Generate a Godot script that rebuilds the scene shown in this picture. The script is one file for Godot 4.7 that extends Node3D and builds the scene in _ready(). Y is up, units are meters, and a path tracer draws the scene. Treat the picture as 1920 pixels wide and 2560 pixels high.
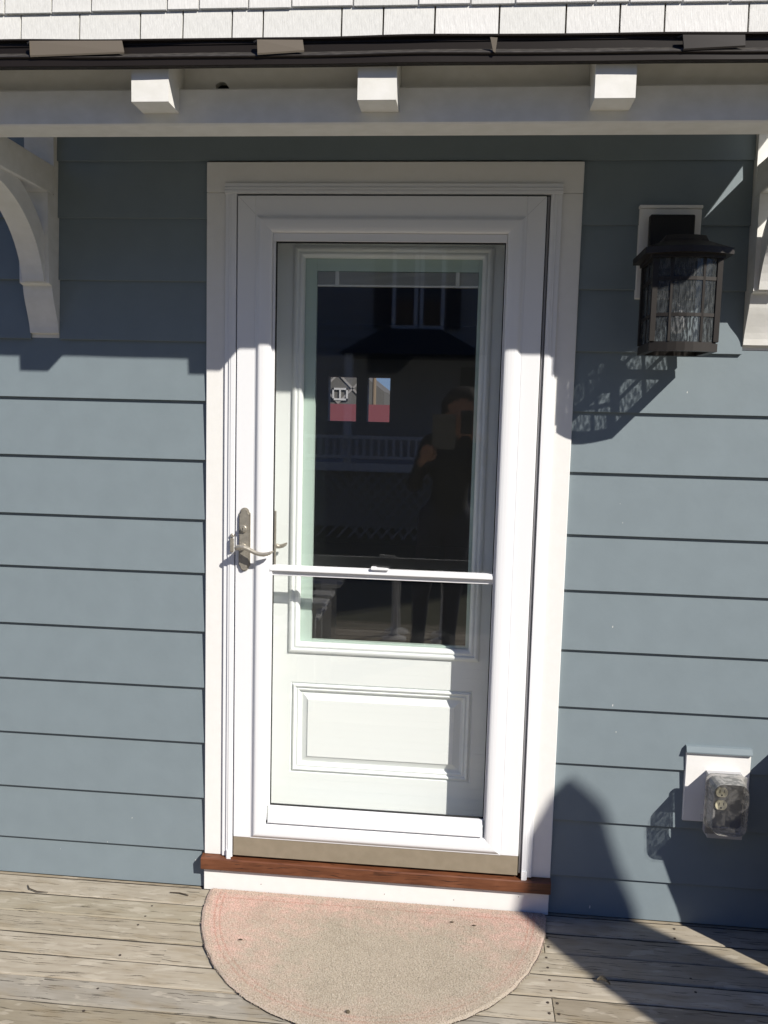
extends Node3D

# ---------------------------------------------------------------- helpers
var rng := RandomNumberGenerator.new()
var taken := {}
var M := {}

func lin(r: float, g: float, b: float) -> Color:
	return Color(r, g, b).linear_to_srgb()

func mat(r: float, g: float, b: float, rough := 0.6, metal := 0.0, spec := 0.5) -> StandardMaterial3D:
	var m := StandardMaterial3D.new()
	m.albedo_color = lin(r, g, b)
	m.roughness = rough
	m.metallic = metal
	m.metallic_specular = spec
	return m

func noise_tex(sd: int, freq: float, lo: Color, hi: Color, size := 512, oct := 4, kind := FastNoiseLite.TYPE_SIMPLEX_SMOOTH) -> NoiseTexture2D:
	var n := FastNoiseLite.new()
	n.seed = sd
	n.frequency = freq
	n.noise_type = kind
	n.fractal_octaves = oct
	var t := NoiseTexture2D.new()
	t.width = size
	t.height = size
	t.seamless = true
	t.noise = n
	var g := Gradient.new()
	g.offsets = PackedFloat32Array([0.0, 1.0])
	g.colors = PackedColorArray([lo, hi])
	t.color_ramp = g
	return t

func bump(m: StandardMaterial3D, sd: int, freq: float, strength: float, size := 512) -> void:
	var t := noise_tex(sd, freq, Color.BLACK, Color.WHITE, size)
	t.color_ramp = null
	t.as_normal_map = true
	t.bump_strength = strength
	m.normal_enabled = true
	m.normal_texture = t
	m.normal_scale = 1.0

func tri_planar(m: StandardMaterial3D, s: Vector3, off := Vector3.ZERO) -> void:
	m.uv1_triplanar = true
	m.uv1_world_triplanar = true
	m.uv1_scale = s
	m.uv1_offset = off
	m.uv1_triplanar_sharpness = 8.0

func ST() -> SurfaceTool:
	var st := SurfaceTool.new()
	st.begin(Mesh.PRIMITIVE_TRIANGLES)
	st.set_smooth_group(-1)
	return st

# a triangle whose outside looks along hint
func tri(st: SurfaceTool, a: Vector3, b: Vector3, c: Vector3, hint: Vector3) -> void:
	var n := (c - a).cross(b - a)
	st.add_vertex(a)
	if n.dot(hint) >= 0.0:
		st.add_vertex(b)
		st.add_vertex(c)
	else:
		st.add_vertex(c)
		st.add_vertex(b)

func quad(st: SurfaceTool, a: Vector3, b: Vector3, c: Vector3, d: Vector3, hint: Vector3) -> void:
	tri(st, a, b, c, hint)
	tri(st, a, c, d, hint)

# a box between two corners with chamfered edges
func bx(st: SurfaceTool, lo: Vector3, hi: Vector3, r := 0.0) -> void:
	var c := (lo + hi) * 0.5
	var h := (hi - lo) * 0.5
	r = minf(r, minf(h.x, minf(h.y, h.z)) * 0.6)
	var ax := [0, 1, 2]
	for a in ax:
		var u: int = (a + 1) % 3
		var v: int = (a + 2) % 3
		for s in [-1.0, 1.0]:
			var p := []
			for q in [[-1, -1], [1, -1], [1, 1], [-1, 1]]:
				var w := Vector3.ZERO
				w[a] = s * h[a]
				w[u] = q[0] * (h[u] - r)
				w[v] = q[1] * (h[v] - r)
				p.append(c + w)
			var n := Vector3.ZERO
			n[a] = s
			quad(st, p[0], p[1], p[2], p[3], n)
	if r <= 0.0:
		return
	for a in ax:   # edges that run along a
		var u: int = (a + 1) % 3
		var v: int = (a + 2) % 3
		for su in [-1.0, 1.0]:
			for sv in [-1.0, 1.0]:
				var p := []
				for e in [[-1, 0], [1, 0], [1, 1], [-1, 1]]:
					var w := Vector3.ZERO
					w[a] = e[0] * (h[a] - r)
					w[u] = su * (h[u] - (r if e[1] == 1 else 0.0))
					w[v] = sv * (h[v] - (r if e[1] == 0 else 0.0))
					p.append(c + w)
				var n := Vector3.ZERO
				n[u] = su
				n[v] = sv
				quad(st, p[0], p[1], p[2], p[3], n)
	for sx in [-1.0, 1.0]:
		for sy in [-1.0, 1.0]:
			for sz in [-1.0, 1.0]:
				var k := Vector3(sx, sy, sz)
				tri(st, c + k * Vector3(h.x, h.y - r, h.z - r), c + k * Vector3(h.x - r, h.y, h.z - r), c + k * Vector3(h.x - r, h.y - r, h.z), k)

# a closed outline in the plane across axis, pushed from d0 to d1. axis 0: (z,y) along x; axis 1: (x,z) along y; axis 2: (x,y) along z
func put(axis: int, p: Vector2, d: float) -> Vector3:
	if axis == 0:
		return Vector3(d, p.y, p.x)
	if axis == 1:
		return Vector3(p.x, d, p.y)
	return Vector3(p.x, p.y, d)

func prism(st: SurfaceTool, poly: PackedVector2Array, axis: int, d0: float, d1: float) -> void:
	var n := poly.size()
	var area := 0.0
	for i in n:
		var a := poly[i]
		var b := poly[(i + 1) % n]
		area += a.cross(b)
	var sgn := 1.0 if area > 0.0 else -1.0
	for i in n:
		var a := poly[i]
		var b := poly[(i + 1) % n]
		var e := b - a
		var o := Vector2(e.y, -e.x) * sgn
		quad(st, put(axis, a, d0), put(axis, b, d0), put(axis, b, d1), put(axis, a, d1), put(axis, o, 0.0))
	var idx := Geometry2D.triangulate_polygon(poly)
	var up := put(axis, Vector2.ZERO, 1.0)
	for i in range(0, idx.size(), 3):
		tri(st, put(axis, poly[idx[i]], d1), put(axis, poly[idx[i + 1]], d1), put(axis, poly[idx[i + 2]], d1), up * signf(d1 - d0))
		tri(st, put(axis, poly[idx[i]], d0), put(axis, poly[idx[i + 1]], d0), put(axis, poly[idx[i + 2]], d0), up * signf(d0 - d1))

# one mitred side of a rectangular moulding; prof: (distance inwards from the outer edge, z)
func side(st: SurfaceTool, r: Rect2, prof: Array, which: int) -> void:
	for i in prof.size() - 1:
		var a: Vector2 = prof[i]
		var b: Vector2 = prof[i + 1]
		var ra := r.grow(-a.x)
		var rb := r.grow(-b.x)
		var ca := [ra.position, Vector2(ra.end.x, ra.position.y), ra.end, Vector2(ra.position.x, ra.end.y)]
		var cb := [rb.position, Vector2(rb.end.x, rb.position.y), rb.end, Vector2(rb.position.x, rb.end.y)]
		var j: int = which
		var k: int = (which + 1) % 4
		var p0 := Vector3(ca[j].x, ca[j].y, a.y)
		var p1 := Vector3(ca[k].x, ca[k].y, a.y)
		var p2 := Vector3(cb[k].x, cb[k].y, b.y)
		var p3 := Vector3(cb[j].x, cb[j].y, b.y)
		# outside: to the front, and for steep steps to the higher side's free side
		var inward: Vector2 = [Vector2(0, 1), Vector2(-1, 0), Vector2(0, -1), Vector2(1, 0)][which]
		var d := b - a
		var n := Vector3(-inward.x * d.y, -inward.y * d.y, d.x)
		if absf(d.x) < 1e-5:
			n = Vector3(-inward.x * d.y, -inward.y * d.y, 0.0)
		quad(st, p0, p1, p2, p3, n)

func ring_tube(st: SurfaceTool, pts: Array, radii: Array, n := 12, flat := 1.0) -> void:
	var rings := []
	for i in pts.size():
		var t: Vector3 = (pts[mini(i + 1, pts.size() - 1)] - pts[maxi(i - 1, 0)]).normalized()
		var u := t.cross(Vector3(0.13, 0.97, 0.21)).normalized()
		if absf(t.y) > 0.9:
			u = t.cross(Vector3(0, 0, 1)).normalized()
		var v := t.cross(u).normalized()
		var ring := []
		for k in n:
			var an := TAU * k / n
			ring.append(pts[i] + (u * cos(an) + v * sin(an) * flat) * radii[i])
		rings.append(ring)
	for i in rings.size() - 1:
		for k in n:
			var k2 := (k + 1) % n
			var mid: Vector3 = (rings[i][k] + rings[i][k2]) * 0.5 - pts[i]
			quad(st, rings[i][k], rings[i][k2], rings[i + 1][k2], rings[i + 1][k], mid)
	for e in [0, rings.size() - 1]:
		var t: Vector3 = pts[e] - pts[1 if e == 0 else e - 1]
		for k in n:
			tri(st, pts[e], rings[e][k], rings[e][(k + 1) % n], t)

# profile (radius, height) turned about a vertical axis
func lathe(st: SurfaceTool, prof: Array, c: Vector3, n := 24) -> void:
	for i in prof.size() - 1:
		var a: Vector2 = prof[i]
		var b: Vector2 = prof[i + 1]
		for k in n:
			var a0 := TAU * k / n
			var a1 := TAU * (k + 1) / n
			var p := [c + Vector3(cos(a0) * a.x, a.y, sin(a0) * a.x), c + Vector3(cos(a1) * a.x, a.y, sin(a1) * a.x), c + Vector3(cos(a1) * b.x, b.y, sin(a1) * b.x), c + Vector3(cos(a0) * b.x, b.y, sin(a0) * b.x)]
			var o := Vector3(cos((a0 + a1) * 0.5), 0, sin((a0 + a1) * 0.5))
			var d := b - a
			var nn := (o * absf(d.y) + Vector3(0, -d.x * signf(d.y) if d.y != 0.0 else (1.0 if i > 0 else -1.0), 0))
			if a.x > 1e-5:
				tri(st, p[0], p[1], p[2], nn)
			if b.x > 1e-5:
				tri(st, p[0], p[2], p[3], nn)

func obj(called: String, st: SurfaceTool, m: Material, parent: Node = null, smooth := false) -> MeshInstance3D:
	if smooth:
		st.index()
	st.generate_normals()
	var o := MeshInstance3D.new()
	o.mesh = st.commit()
	o.material_override = m
	o.cast_shadow = GeometryInstance3D.SHADOW_CASTING_SETTING_ON
	return hang(o, called, parent)

func hang(o: Node3D, called: String, parent: Node) -> Node3D:
	if parent == null:
		o.name = numbered(called)
		add_child(o)
	else:
		o.name = called
		parent.add_child(o, true)
	return o

func box(called: String, lo: Vector3, hi: Vector3, m: Material, parent: Node = null, r := 0.0015) -> MeshInstance3D:
	var st := ST()
	bx(st, lo, hi, r)
	return obj(called, st, m, parent)

func numbered(called: String) -> String:
	var n: int = taken.get(called, 0)
	taken[called] = n + 1
	return called if n == 0 else "%s_%03d" % [called, n]

func tag(o: Node, label: String, category: String, group := "") -> Node:
	o.set_meta("label", label)
	o.set_meta("category", category)
	if group != "":
		o.set_meta("group", group)
	return o

func thing(called: String, label: String, category: String, group := "") -> Node3D:
	var o := Node3D.new()
	hang(o, called, null)
	tag(o, label, category, group)
	return o

func structure(o: Node) -> Node:
	o.set_meta("kind", "structure")
	return o

# ---------------------------------------------------------------- materials
func wood_image(w: int, h: int, sd: int, base: Color, dark: Color, light: Color, crack: float) -> ImageTexture:
	var n1 := FastNoiseLite.new()
	n1.seed = sd
	n1.frequency = 0.02
	n1.fractal_octaves = 4
	var n2 := FastNoiseLite.new()
	n2.seed = sd + 7
	n2.frequency = 0.09
	n2.fractal_octaves = 3
	var n3 := FastNoiseLite.new()
	n3.seed = sd + 19
	n3.frequency = 0.006
	n3.fractal_octaves = 3
	var im := Image.create(w, h, false, Image.FORMAT_RGB8)
	for y in h:
		for x in w:
			var warp := n3.get_noise_2d(x, y * 2.0) * 14.0
			var g := n1.get_noise_2d(x * 0.10, (y + warp) * 2.6)
			var f := n2.get_noise_2d(x * 0.06, y * 1.5 + warp)
			var p := n3.get_noise_2d(x * 1.4 + 900.0, y * 2.2)
			var c := base.lerp(light, clampf(p * 0.7 + g * 0.35 + 0.1, 0.0, 1.0))
			c = c.lerp(dark, clampf(-g * 0.45 - p * 0.15 + f * 0.7, 0.0, 0.85))
			if f > 0.42 - crack and g < 0.05:
				c = c.lerp(dark.darkened(0.45), clampf((f - 0.42 + crack) * 12.0, 0.0, 0.9))
			im.set_pixel(x, y, c)
	return ImageTexture.create_from_image(im)

func mottled_alpha(sd: int, w: int, h: int, sx: float, sy: float, lo: float, hi: float, c0: Color, c1: Color) -> ImageTexture:
	var n := FastNoiseLite.new()
	n.seed = sd
	n.frequency = 0.05
	n.fractal_octaves = 3
	var im := Image.create(w, h, false, Image.FORMAT_RGBA8)
	for y in h:
		for x in w:
			var v := clampf(n.get_noise_2d(x * sx, y * sy) * 2.4 + 0.45, 0.0, 1.0)
			var c := c0.lerp(c1, v)
			c.a = lerpf(lo, hi, v)
			im.set_pixel(x, y, c)
	return ImageTexture.create_from_image(im)

func make_materials() -> void:
	# siding: satin blue-grey paint on smooth fibre cement
	var s := mat(0.198, 0.243, 0.268, 0.62, 0.0, 0.4)
	s.albedo_texture = noise_tex(3, 0.012, Color(0.965, 0.965, 0.965), Color(1, 1, 1))
	tri_planar(s, Vector3(1.3, 1.3, 1.3))
	bump(s, 5, 0.05, 0.10)
	M.siding = s
	# white trim boards
	var w := mat(0.80, 0.795, 0.78, 0.5, 0.0, 0.4)
	w.albedo_texture = noise_tex(8, 0.02, Color(0.985, 0.985, 0.98), Color(1, 1, 1))
	tri_planar(w, Vector3(2, 2, 2))
	bump(w, 9, 0.08, 0.08)
	M.trim = w
	M.door_white = mat(0.80, 0.81, 0.83, 0.33, 0.0, 0.5)
	var e := mat(0.83, 0.875, 0.855, 0.42, 0.0, 0.5)
	M.entry = e
	var b := mat(0.79, 0.785, 0.76, 0.6, 0.0, 0.4)
	b.albedo_texture = noise_tex(12, 0.018, Color(0.95, 0.95, 0.94), Color(1, 1, 1))
	tri_planar(b, Vector3(1.6, 2.2, 1.6))
	bump(b, 14, 0.06, 0.12)
	M.timber = b
	for k in 4:
		var sh := mat(0.735 + 0.02 * k, 0.735 + 0.018 * k, 0.705 + 0.02 * k, 0.7, 0.0, 0.3)
		sh.albedo_texture = noise_tex(20 + k, 0.03, Color(0.94, 0.94, 0.94), Color(1, 1, 1))
		tri_planar(sh, Vector3(12.0, 1.2, 2.0), Vector3(k * 0.31, 0, 0))
		bump(sh, 24 + k, 0.035, 1.2)
		M["shingle%d" % k] = sh
	M.brown = mat(0.0145, 0.0112, 0.0095, 0.48, 0.0, 0.36)
	M.tab = mat(0.135, 0.115, 0.09, 0.5, 0.0, 0.4)
	var t := mat(0.275, 0.232, 0.172, 0.42, 0.0, 0.5)
	t.albedo_texture = noise_tex(31, 0.02, Color(0.93, 0.93, 0.92), Color(1, 1, 1))
	tri_planar(t, Vector3(2, 2, 2))
	M.tan = t
	# stained sill
	var sl := mat(1, 1, 1, 0.45, 0.0, 0.5)
	sl.albedo_texture = wood_image(1024, 128, 41, lin(0.130, 0.046, 0.020), lin(0.055, 0.018, 0.009), lin(0.21, 0.082, 0.040), 0.0)
	tri_planar(sl, Vector3(1.1, 9.0, 9.0))
	bump(sl, 43, 0.05, 0.3)
	M.sill = sl
	# weathered deck boards, six offsets and tints of two grains
	var g1 := wood_image(1536, 384, 51, lin(0.318, 0.281, 0.221), lin(0.228, 0.196, 0.150), lin(0.375, 0.339, 0.275), 0.02)
	var g2 := wood_image(1536, 384, 77, lin(0.300, 0.267, 0.212), lin(0.215, 0.187, 0.144), lin(0.358, 0.326, 0.267), 0.05)
	var stain := NoiseTexture2D.new()
	stain.width = 512
	stain.height = 512
	stain.seamless = true
	var sn := FastNoiseLite.new()
	sn.seed = 61
	sn.frequency = 0.012
	sn.fractal_octaves = 5
	stain.noise = sn
	var gr := Gradient.new()
	gr.offsets = PackedFloat32Array([0.0, 0.22, 0.42, 0.70, 0.74, 1.0])
	var yel := lin(0.24, 0.19, 0.115)
	var pale := lin(0.50, 0.455, 0.375)
	gr.colors = PackedColorArray([Color(yel, 0.5), Color(yel, 0.3), Color(yel, 0.0), Color(pale, 0.0), Color(pale, 0.34), Color(pale, 0.5)])
	stain.color_ramp = gr
	for k in 6:
		var d := StandardMaterial3D.new()
		var f: float = [1.0, 0.95, 1.05, 0.98, 0.91, 1.02][k]
		d.albedo_color = Color(f, f * [1.0, 0.99, 1.0, 1.01, 0.99, 1.0][k], f * [0.99, 0.96, 1.0, 1.03, 0.97, 0.98][k])
		d.roughness = 0.85
		d.metallic_specular = 0.3
		d.albedo_texture = g1 if k % 2 == 0 else g2
		tri_planar(d, Vector3(0.62, 4.0, 3.1), Vector3(0.17 * k, 0.3 * k, 0.37 * k))
		bump(d, 57, 0.03, 0.5)
		d.detail_enabled = true
		d.detail_albedo = stain
		d.detail_uv_layer = BaseMaterial3D.DETAIL_UV_2
		d.uv2_triplanar = true
		d.uv2_world_triplanar = true
		d.uv2_scale = Vector3(0.8, 1.0, 2.4)
		d.uv2_offset = Vector3(0.11 * k, 0, 0.2 * k)
		d.uv2_triplanar_sharpness = 8.0
		M["deck%d" % k] = d
	M.nail = mat(0.055, 0.042, 0.033, 0.8, 0.2)
	# glass
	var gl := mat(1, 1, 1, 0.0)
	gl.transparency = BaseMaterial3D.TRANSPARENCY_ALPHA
	gl.albedo_color = Color(0.9, 0.92, 0.92, 0.004)  # trace of opacity adds a painted haze that lifts the dark glass
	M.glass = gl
	var gl2 := mat(1, 1, 1, 0.0)
	gl2.transparency = BaseMaterial3D.TRANSPARENCY_ALPHA
	gl2.albedo_color = Color(0.8, 1.0, 0.9, 0.0)
	M.glass_green = gl2
	M.gasket = mat(0.012, 0.012, 0.013, 0.7)
	M.spacer = mat(0.52, 0.66, 0.58, 0.5)
	M.blind = mat(0.62, 0.66, 0.64, 0.5)
	# satin nickel hardware
	var nk := mat(0.44, 0.41, 0.35, 0.36, 0.5)
	nk.albedo_texture = noise_tex(71, 0.03, Color(0.85, 0.85, 0.85), Color(1, 1, 1), 256)
	tri_planar(nk, Vector3(8, 8, 8))
	M.nickel = nk
	M.dark_metal = mat(0.016, 0.014, 0.013, 0.5, 0.3)
	M.bronze = mat(0.024, 0.0205, 0.018, 0.5, 0.3)
	var sg := StandardMaterial3D.new()
	sg.albedo_texture = mottled_alpha(81, 192, 192, 2.2, 0.35, 0.30, 0.80, lin(0.13, 0.14, 0.145), lin(0.03, 0.034, 0.036))
	sg.transparency = BaseMaterial3D.TRANSPARENCY_ALPHA
	sg.roughness = 0.06
	sg.metallic_specular = 0.6
	tri_planar(sg, Vector3(9, 9, 9))
	M.seeded = sg
	var cp := StandardMaterial3D.new()
	cp.albedo_texture = mottled_alpha(91, 192, 192, 0.35, 0.45, 0.05, 0.14, lin(0.20, 0.20, 0.19), lin(0.34, 0.33, 0.31))
	cp.transparency = BaseMaterial3D.TRANSPARENCY_ALPHA
	cp.roughness = 0.12
	tri_planar(cp, Vector3(7, 7, 7))
	M.clear_plastic = cp
	var cq := StandardMaterial3D.new()
	cq.albedo_texture = mottled_alpha(95, 192, 192, 0.5, 0.6, 0.78, 0.95, lin(0.24, 0.24, 0.23), lin(0.36, 0.35, 0.33))
	cq.transparency = BaseMaterial3D.TRANSPARENCY_ALPHA
	cq.roughness = 0.15
	tri_planar(cq, Vector3(7, 7, 7))
	M.milky_plastic = cq
	M.grey_plastic = mat(0.20, 0.20, 0.20, 0.5)
	M.ivory = mat(0.62, 0.58, 0.42, 0.4)
	M.slot = mat(0.01, 0.01, 0.01, 0.8)

# ---------------------------------------------------------------- the picture
func _ready() -> void:
	rng.seed = 4711
	var cam := Camera3D.new()
	cam.name = "camera"
	cam.position = Vector3(0.2362, 1.4975, 2.5865)
	cam.rotation = Vector3(-0.106714, 0.0911186, 0.0256356)
	cam.fov = 61.053
	cam.near = 0.002
	cam.far = 600.0
	add_child(cam)
	cam.current = true

	var sky_mat := ProceduralSkyMaterial.new()
	sky_mat.sky_top_color = Color(0.26, 0.42, 0.74)
	sky_mat.sky_horizon_color = Color(0.62, 0.74, 0.88)
	sky_mat.sky_curve = 0.18
	sky_mat.ground_bottom_color = Color(0.18, 0.17, 0.15)
	sky_mat.ground_horizon_color = Color(0.45, 0.48, 0.5)
	sky_mat.sun_angle_max = 1.0
	sky_mat.energy_multiplier = 0.47
	var sky := Sky.new()
	sky.sky_material = sky_mat
	var env := Environment.new()
	env.background_mode = Environment.BG_SKY
	env.sky = sky
	env.tonemap_mode = Environment.TONE_MAPPER_LINEAR
	env.tonemap_exposure = 1.38
	env.sdfgi_enabled = true
	env.ssao_enabled = true
	env.ssil_enabled = true
	var we := WorldEnvironment.new()
	we.name = "world_environment"
	we.environment = env
	add_child(we)

	var sun := DirectionalLight3D.new()
	sun.name = "sun"
	sun.light_energy = 1.5
	sun.light_color = Color(1.0, 0.975, 0.935)
	sun.light_angular_distance = 0.53
	sun.shadow_enabled = true
	sun.look_at_from_position(Vector3.ZERO, Vector3(-1.065, -1.13, -1.0), Vector3.UP)
	add_child(sun)

	make_materials()
	ground_and_deck()
	house_wall()
	interior()
	eave()
	bracket(-1.087, "white curved timber bracket under the eave, left of the door", 0)
	bracket(1.003, "white curved timber bracket under the eave, beside the black lantern", 1)
	door_casing()
	storm_door()
	entry_door()
	lantern()
	outlet()
	door_mat()
	litter()
	shade_casters()
	beyond_the_deck()
	far_side()
	photographer()

# ---------------------------------------------------------------- ground and deck
func ground_and_deck() -> void:
	var gm := mat(0.10, 0.095, 0.06, 0.95)
	gm.albedo_texture = noise_tex(101, 0.02, Color(0.6, 0.65, 0.5), Color(1, 1, 1))
	tri_planar(gm, Vector3(0.3, 0.3, 0.3))
	var st := ST()
	bx(st, Vector3(-250, -0.9, -250), Vector3(250, -0.6, 250))
	structure(obj("ground", st, gm))
	var deck := Node3D.new()
	hang(deck, "deck", null)
	structure(deck)
	var z0 := 0.030
	var edges := [0.030, 0.1265, 0.2255, 0.3235, 0.4180, 0.5125, 0.6060]
	while edges[-1] < 3.45:
		edges.append(edges[-1] + 0.0965)
	# a first strip under the wall
	edges.push_front(-0.066)
	for i in edges.size() - 1:
		var a: float = edges[i] + 0.0024
		var b: float = edges[i + 1] - 0.0024
		var joints := [-4.0]
		if i in [2, 5]:
			joints.append_array([-2.9 + 0.3 * (i % 3), 0.513, 3.0])
		elif i == 1:
			joints.append_array([-1.9, 1.9])
		else:
			joints.append_array([-2.2 + rng.randf() * 0.6, 1.45 + rng.randf() * 1.4])
		joints.append(4.2)
		var n_small := 0
		for j in joints.size() - 1:
			var h := rng.randf_range(-0.0012, 0.0012)
			var m: Material = M["deck%d" % [0, 3, 1, 4, 2, 5, 0, 2][(i + j * 3) % 8]]
			if i == 5 and j == 1:
				m = M.deck2
			if i == 5 and j == 2:
				m = M.deck4
			var x0: float = joints[j] + 0.0012
			var x1: float = joints[j + 1] - 0.0012
			var s := ST()
			# a board with rounded arrises and a hand-worn, slightly wavy front edge
			var pts := 40 if i < 9 else 6
			var row := []
			for k in pts + 1:
				var x := lerpf(x0, x1, float(k) / pts)
				var wv := (sin(x * 9.0 + i * 2.1) * 0.0006 + sin(x * 23.0 + i) * 0.0005) if i < 9 else 0.0
				row.append([x, a + wv, b + wv * 0.7, h + sin(x * 3.1 + i * 1.7) * 0.0008])
			for k in pts:
				var p: Array = row[k]
				var q: Array = row[k + 1]
				var r := 0.0048
				var pr := [[-0.026, 0, 0.0], [-r, 0, 0.0], [-r * 0.3, 0, r * 0.35], [0.0, 0, r], [0.0, 1, -r], [-r * 0.3, 1, -r * 0.35], [-r, 1, 0.0], [-0.026, 1, 0.0]]
				for e in 7:
					var A: Array = pr[e]
					var B: Array = pr[e + 1]
					quad(s, Vector3(p[0], p[3] + A[0], p[1 + A[1]] + A[2]), Vector3(q[0], q[3] + A[0], q[1 + A[1]] + A[2]), Vector3(q[0], q[3] + B[0], q[1 + B[1]] + B[2]), Vector3(p[0], p[3] + B[0], p[1 + B[1]] + B[2]), Vector3(0, 1, -1 if e < 3 else (1 if e > 3 else 0)))
				if k == 0 or k == pts - 1:
					var c: Array = p if k == 0 else q
					quad(s, Vector3(c[0], c[3], c[1] + r), Vector3(c[0], c[3], c[2] - r), Vector3(c[0], -0.026, c[2]), Vector3(c[0], -0.026, c[1]), Vector3(-1 if k == 0 else 1, 0, 0))
			var plank := obj("plank", s, m, deck)
			if i < 8 and i > 0:
				for nx in [-0.675, 0.905]:
					if nx > x0 and nx < x1:
						for t in [0.25, 0.75]:
							if rng.randf() < (0.6 if nx < 0.0 else 0.35):
								continue
							nail(Vector3(nx + rng.randf_range(-0.009, 0.009), h + 0.0006, lerpf(a, b, t + rng.randf_range(-0.08, 0.08))), plank)
				if i >= 2 and i <= 6 and x1 > 0.5 and x0 < 0.52:
					if i in [2, 5]:
						var nx: float = (x1 - 0.011) if x1 < 0.6 else (x0 + 0.011)
						for t in [0.26, 0.72]:
							nail(Vector3(nx, h + 0.001, lerpf(a, b, t)), plank)
					else:
						for t in [0.26, 0.75]:
							nail(Vector3(0.514, h + 0.001, lerpf(a, b, t)), plank)
	# dirt packed into the gaps between the boards
	var grime := mat(0.030, 0.025, 0.019, 1.0)
	for i in range(1, edges.size() - 1):
		box("gap_dirt", Vector3(-3.99, -0.024, edges[i] - 0.0040), Vector3(4.19, -0.0042, edges[i] + 0.0040), grime, deck, 0.0)
	# joists and rim keep the deck dark below
	for k in 14:
		box("joist", Vector3(-4.0 + k * 0.61, -0.2, 0.0), Vector3(-3.962 + k * 0.61, -0.031, 3.50), M.deck4, deck, 0.0)
	box("rim_board", Vector3(-4.0, -0.24, 3.515), Vector3(4.2, -0.002, 3.555), M.deck1, deck, 0.002)

var nail_mesh: ArrayMesh
func nail(p: Vector3, parent: Node) -> void:
	if nail_mesh == null:
		var s := ST()
		lathe(s, [Vector2(0.0038, -0.002), Vector2(0.0038, 0.0002), Vector2(0.0028, 0.0006), Vector2(0.0, 0.0007)], Vector3.ZERO, 8)
		s.generate_normals()
		nail_mesh = s.commit()
	var o := MeshInstance3D.new()
	o.mesh = nail_mesh
	o.material_override = M.nail
	hang(o, "nail", parent)
	o.position = p

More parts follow.
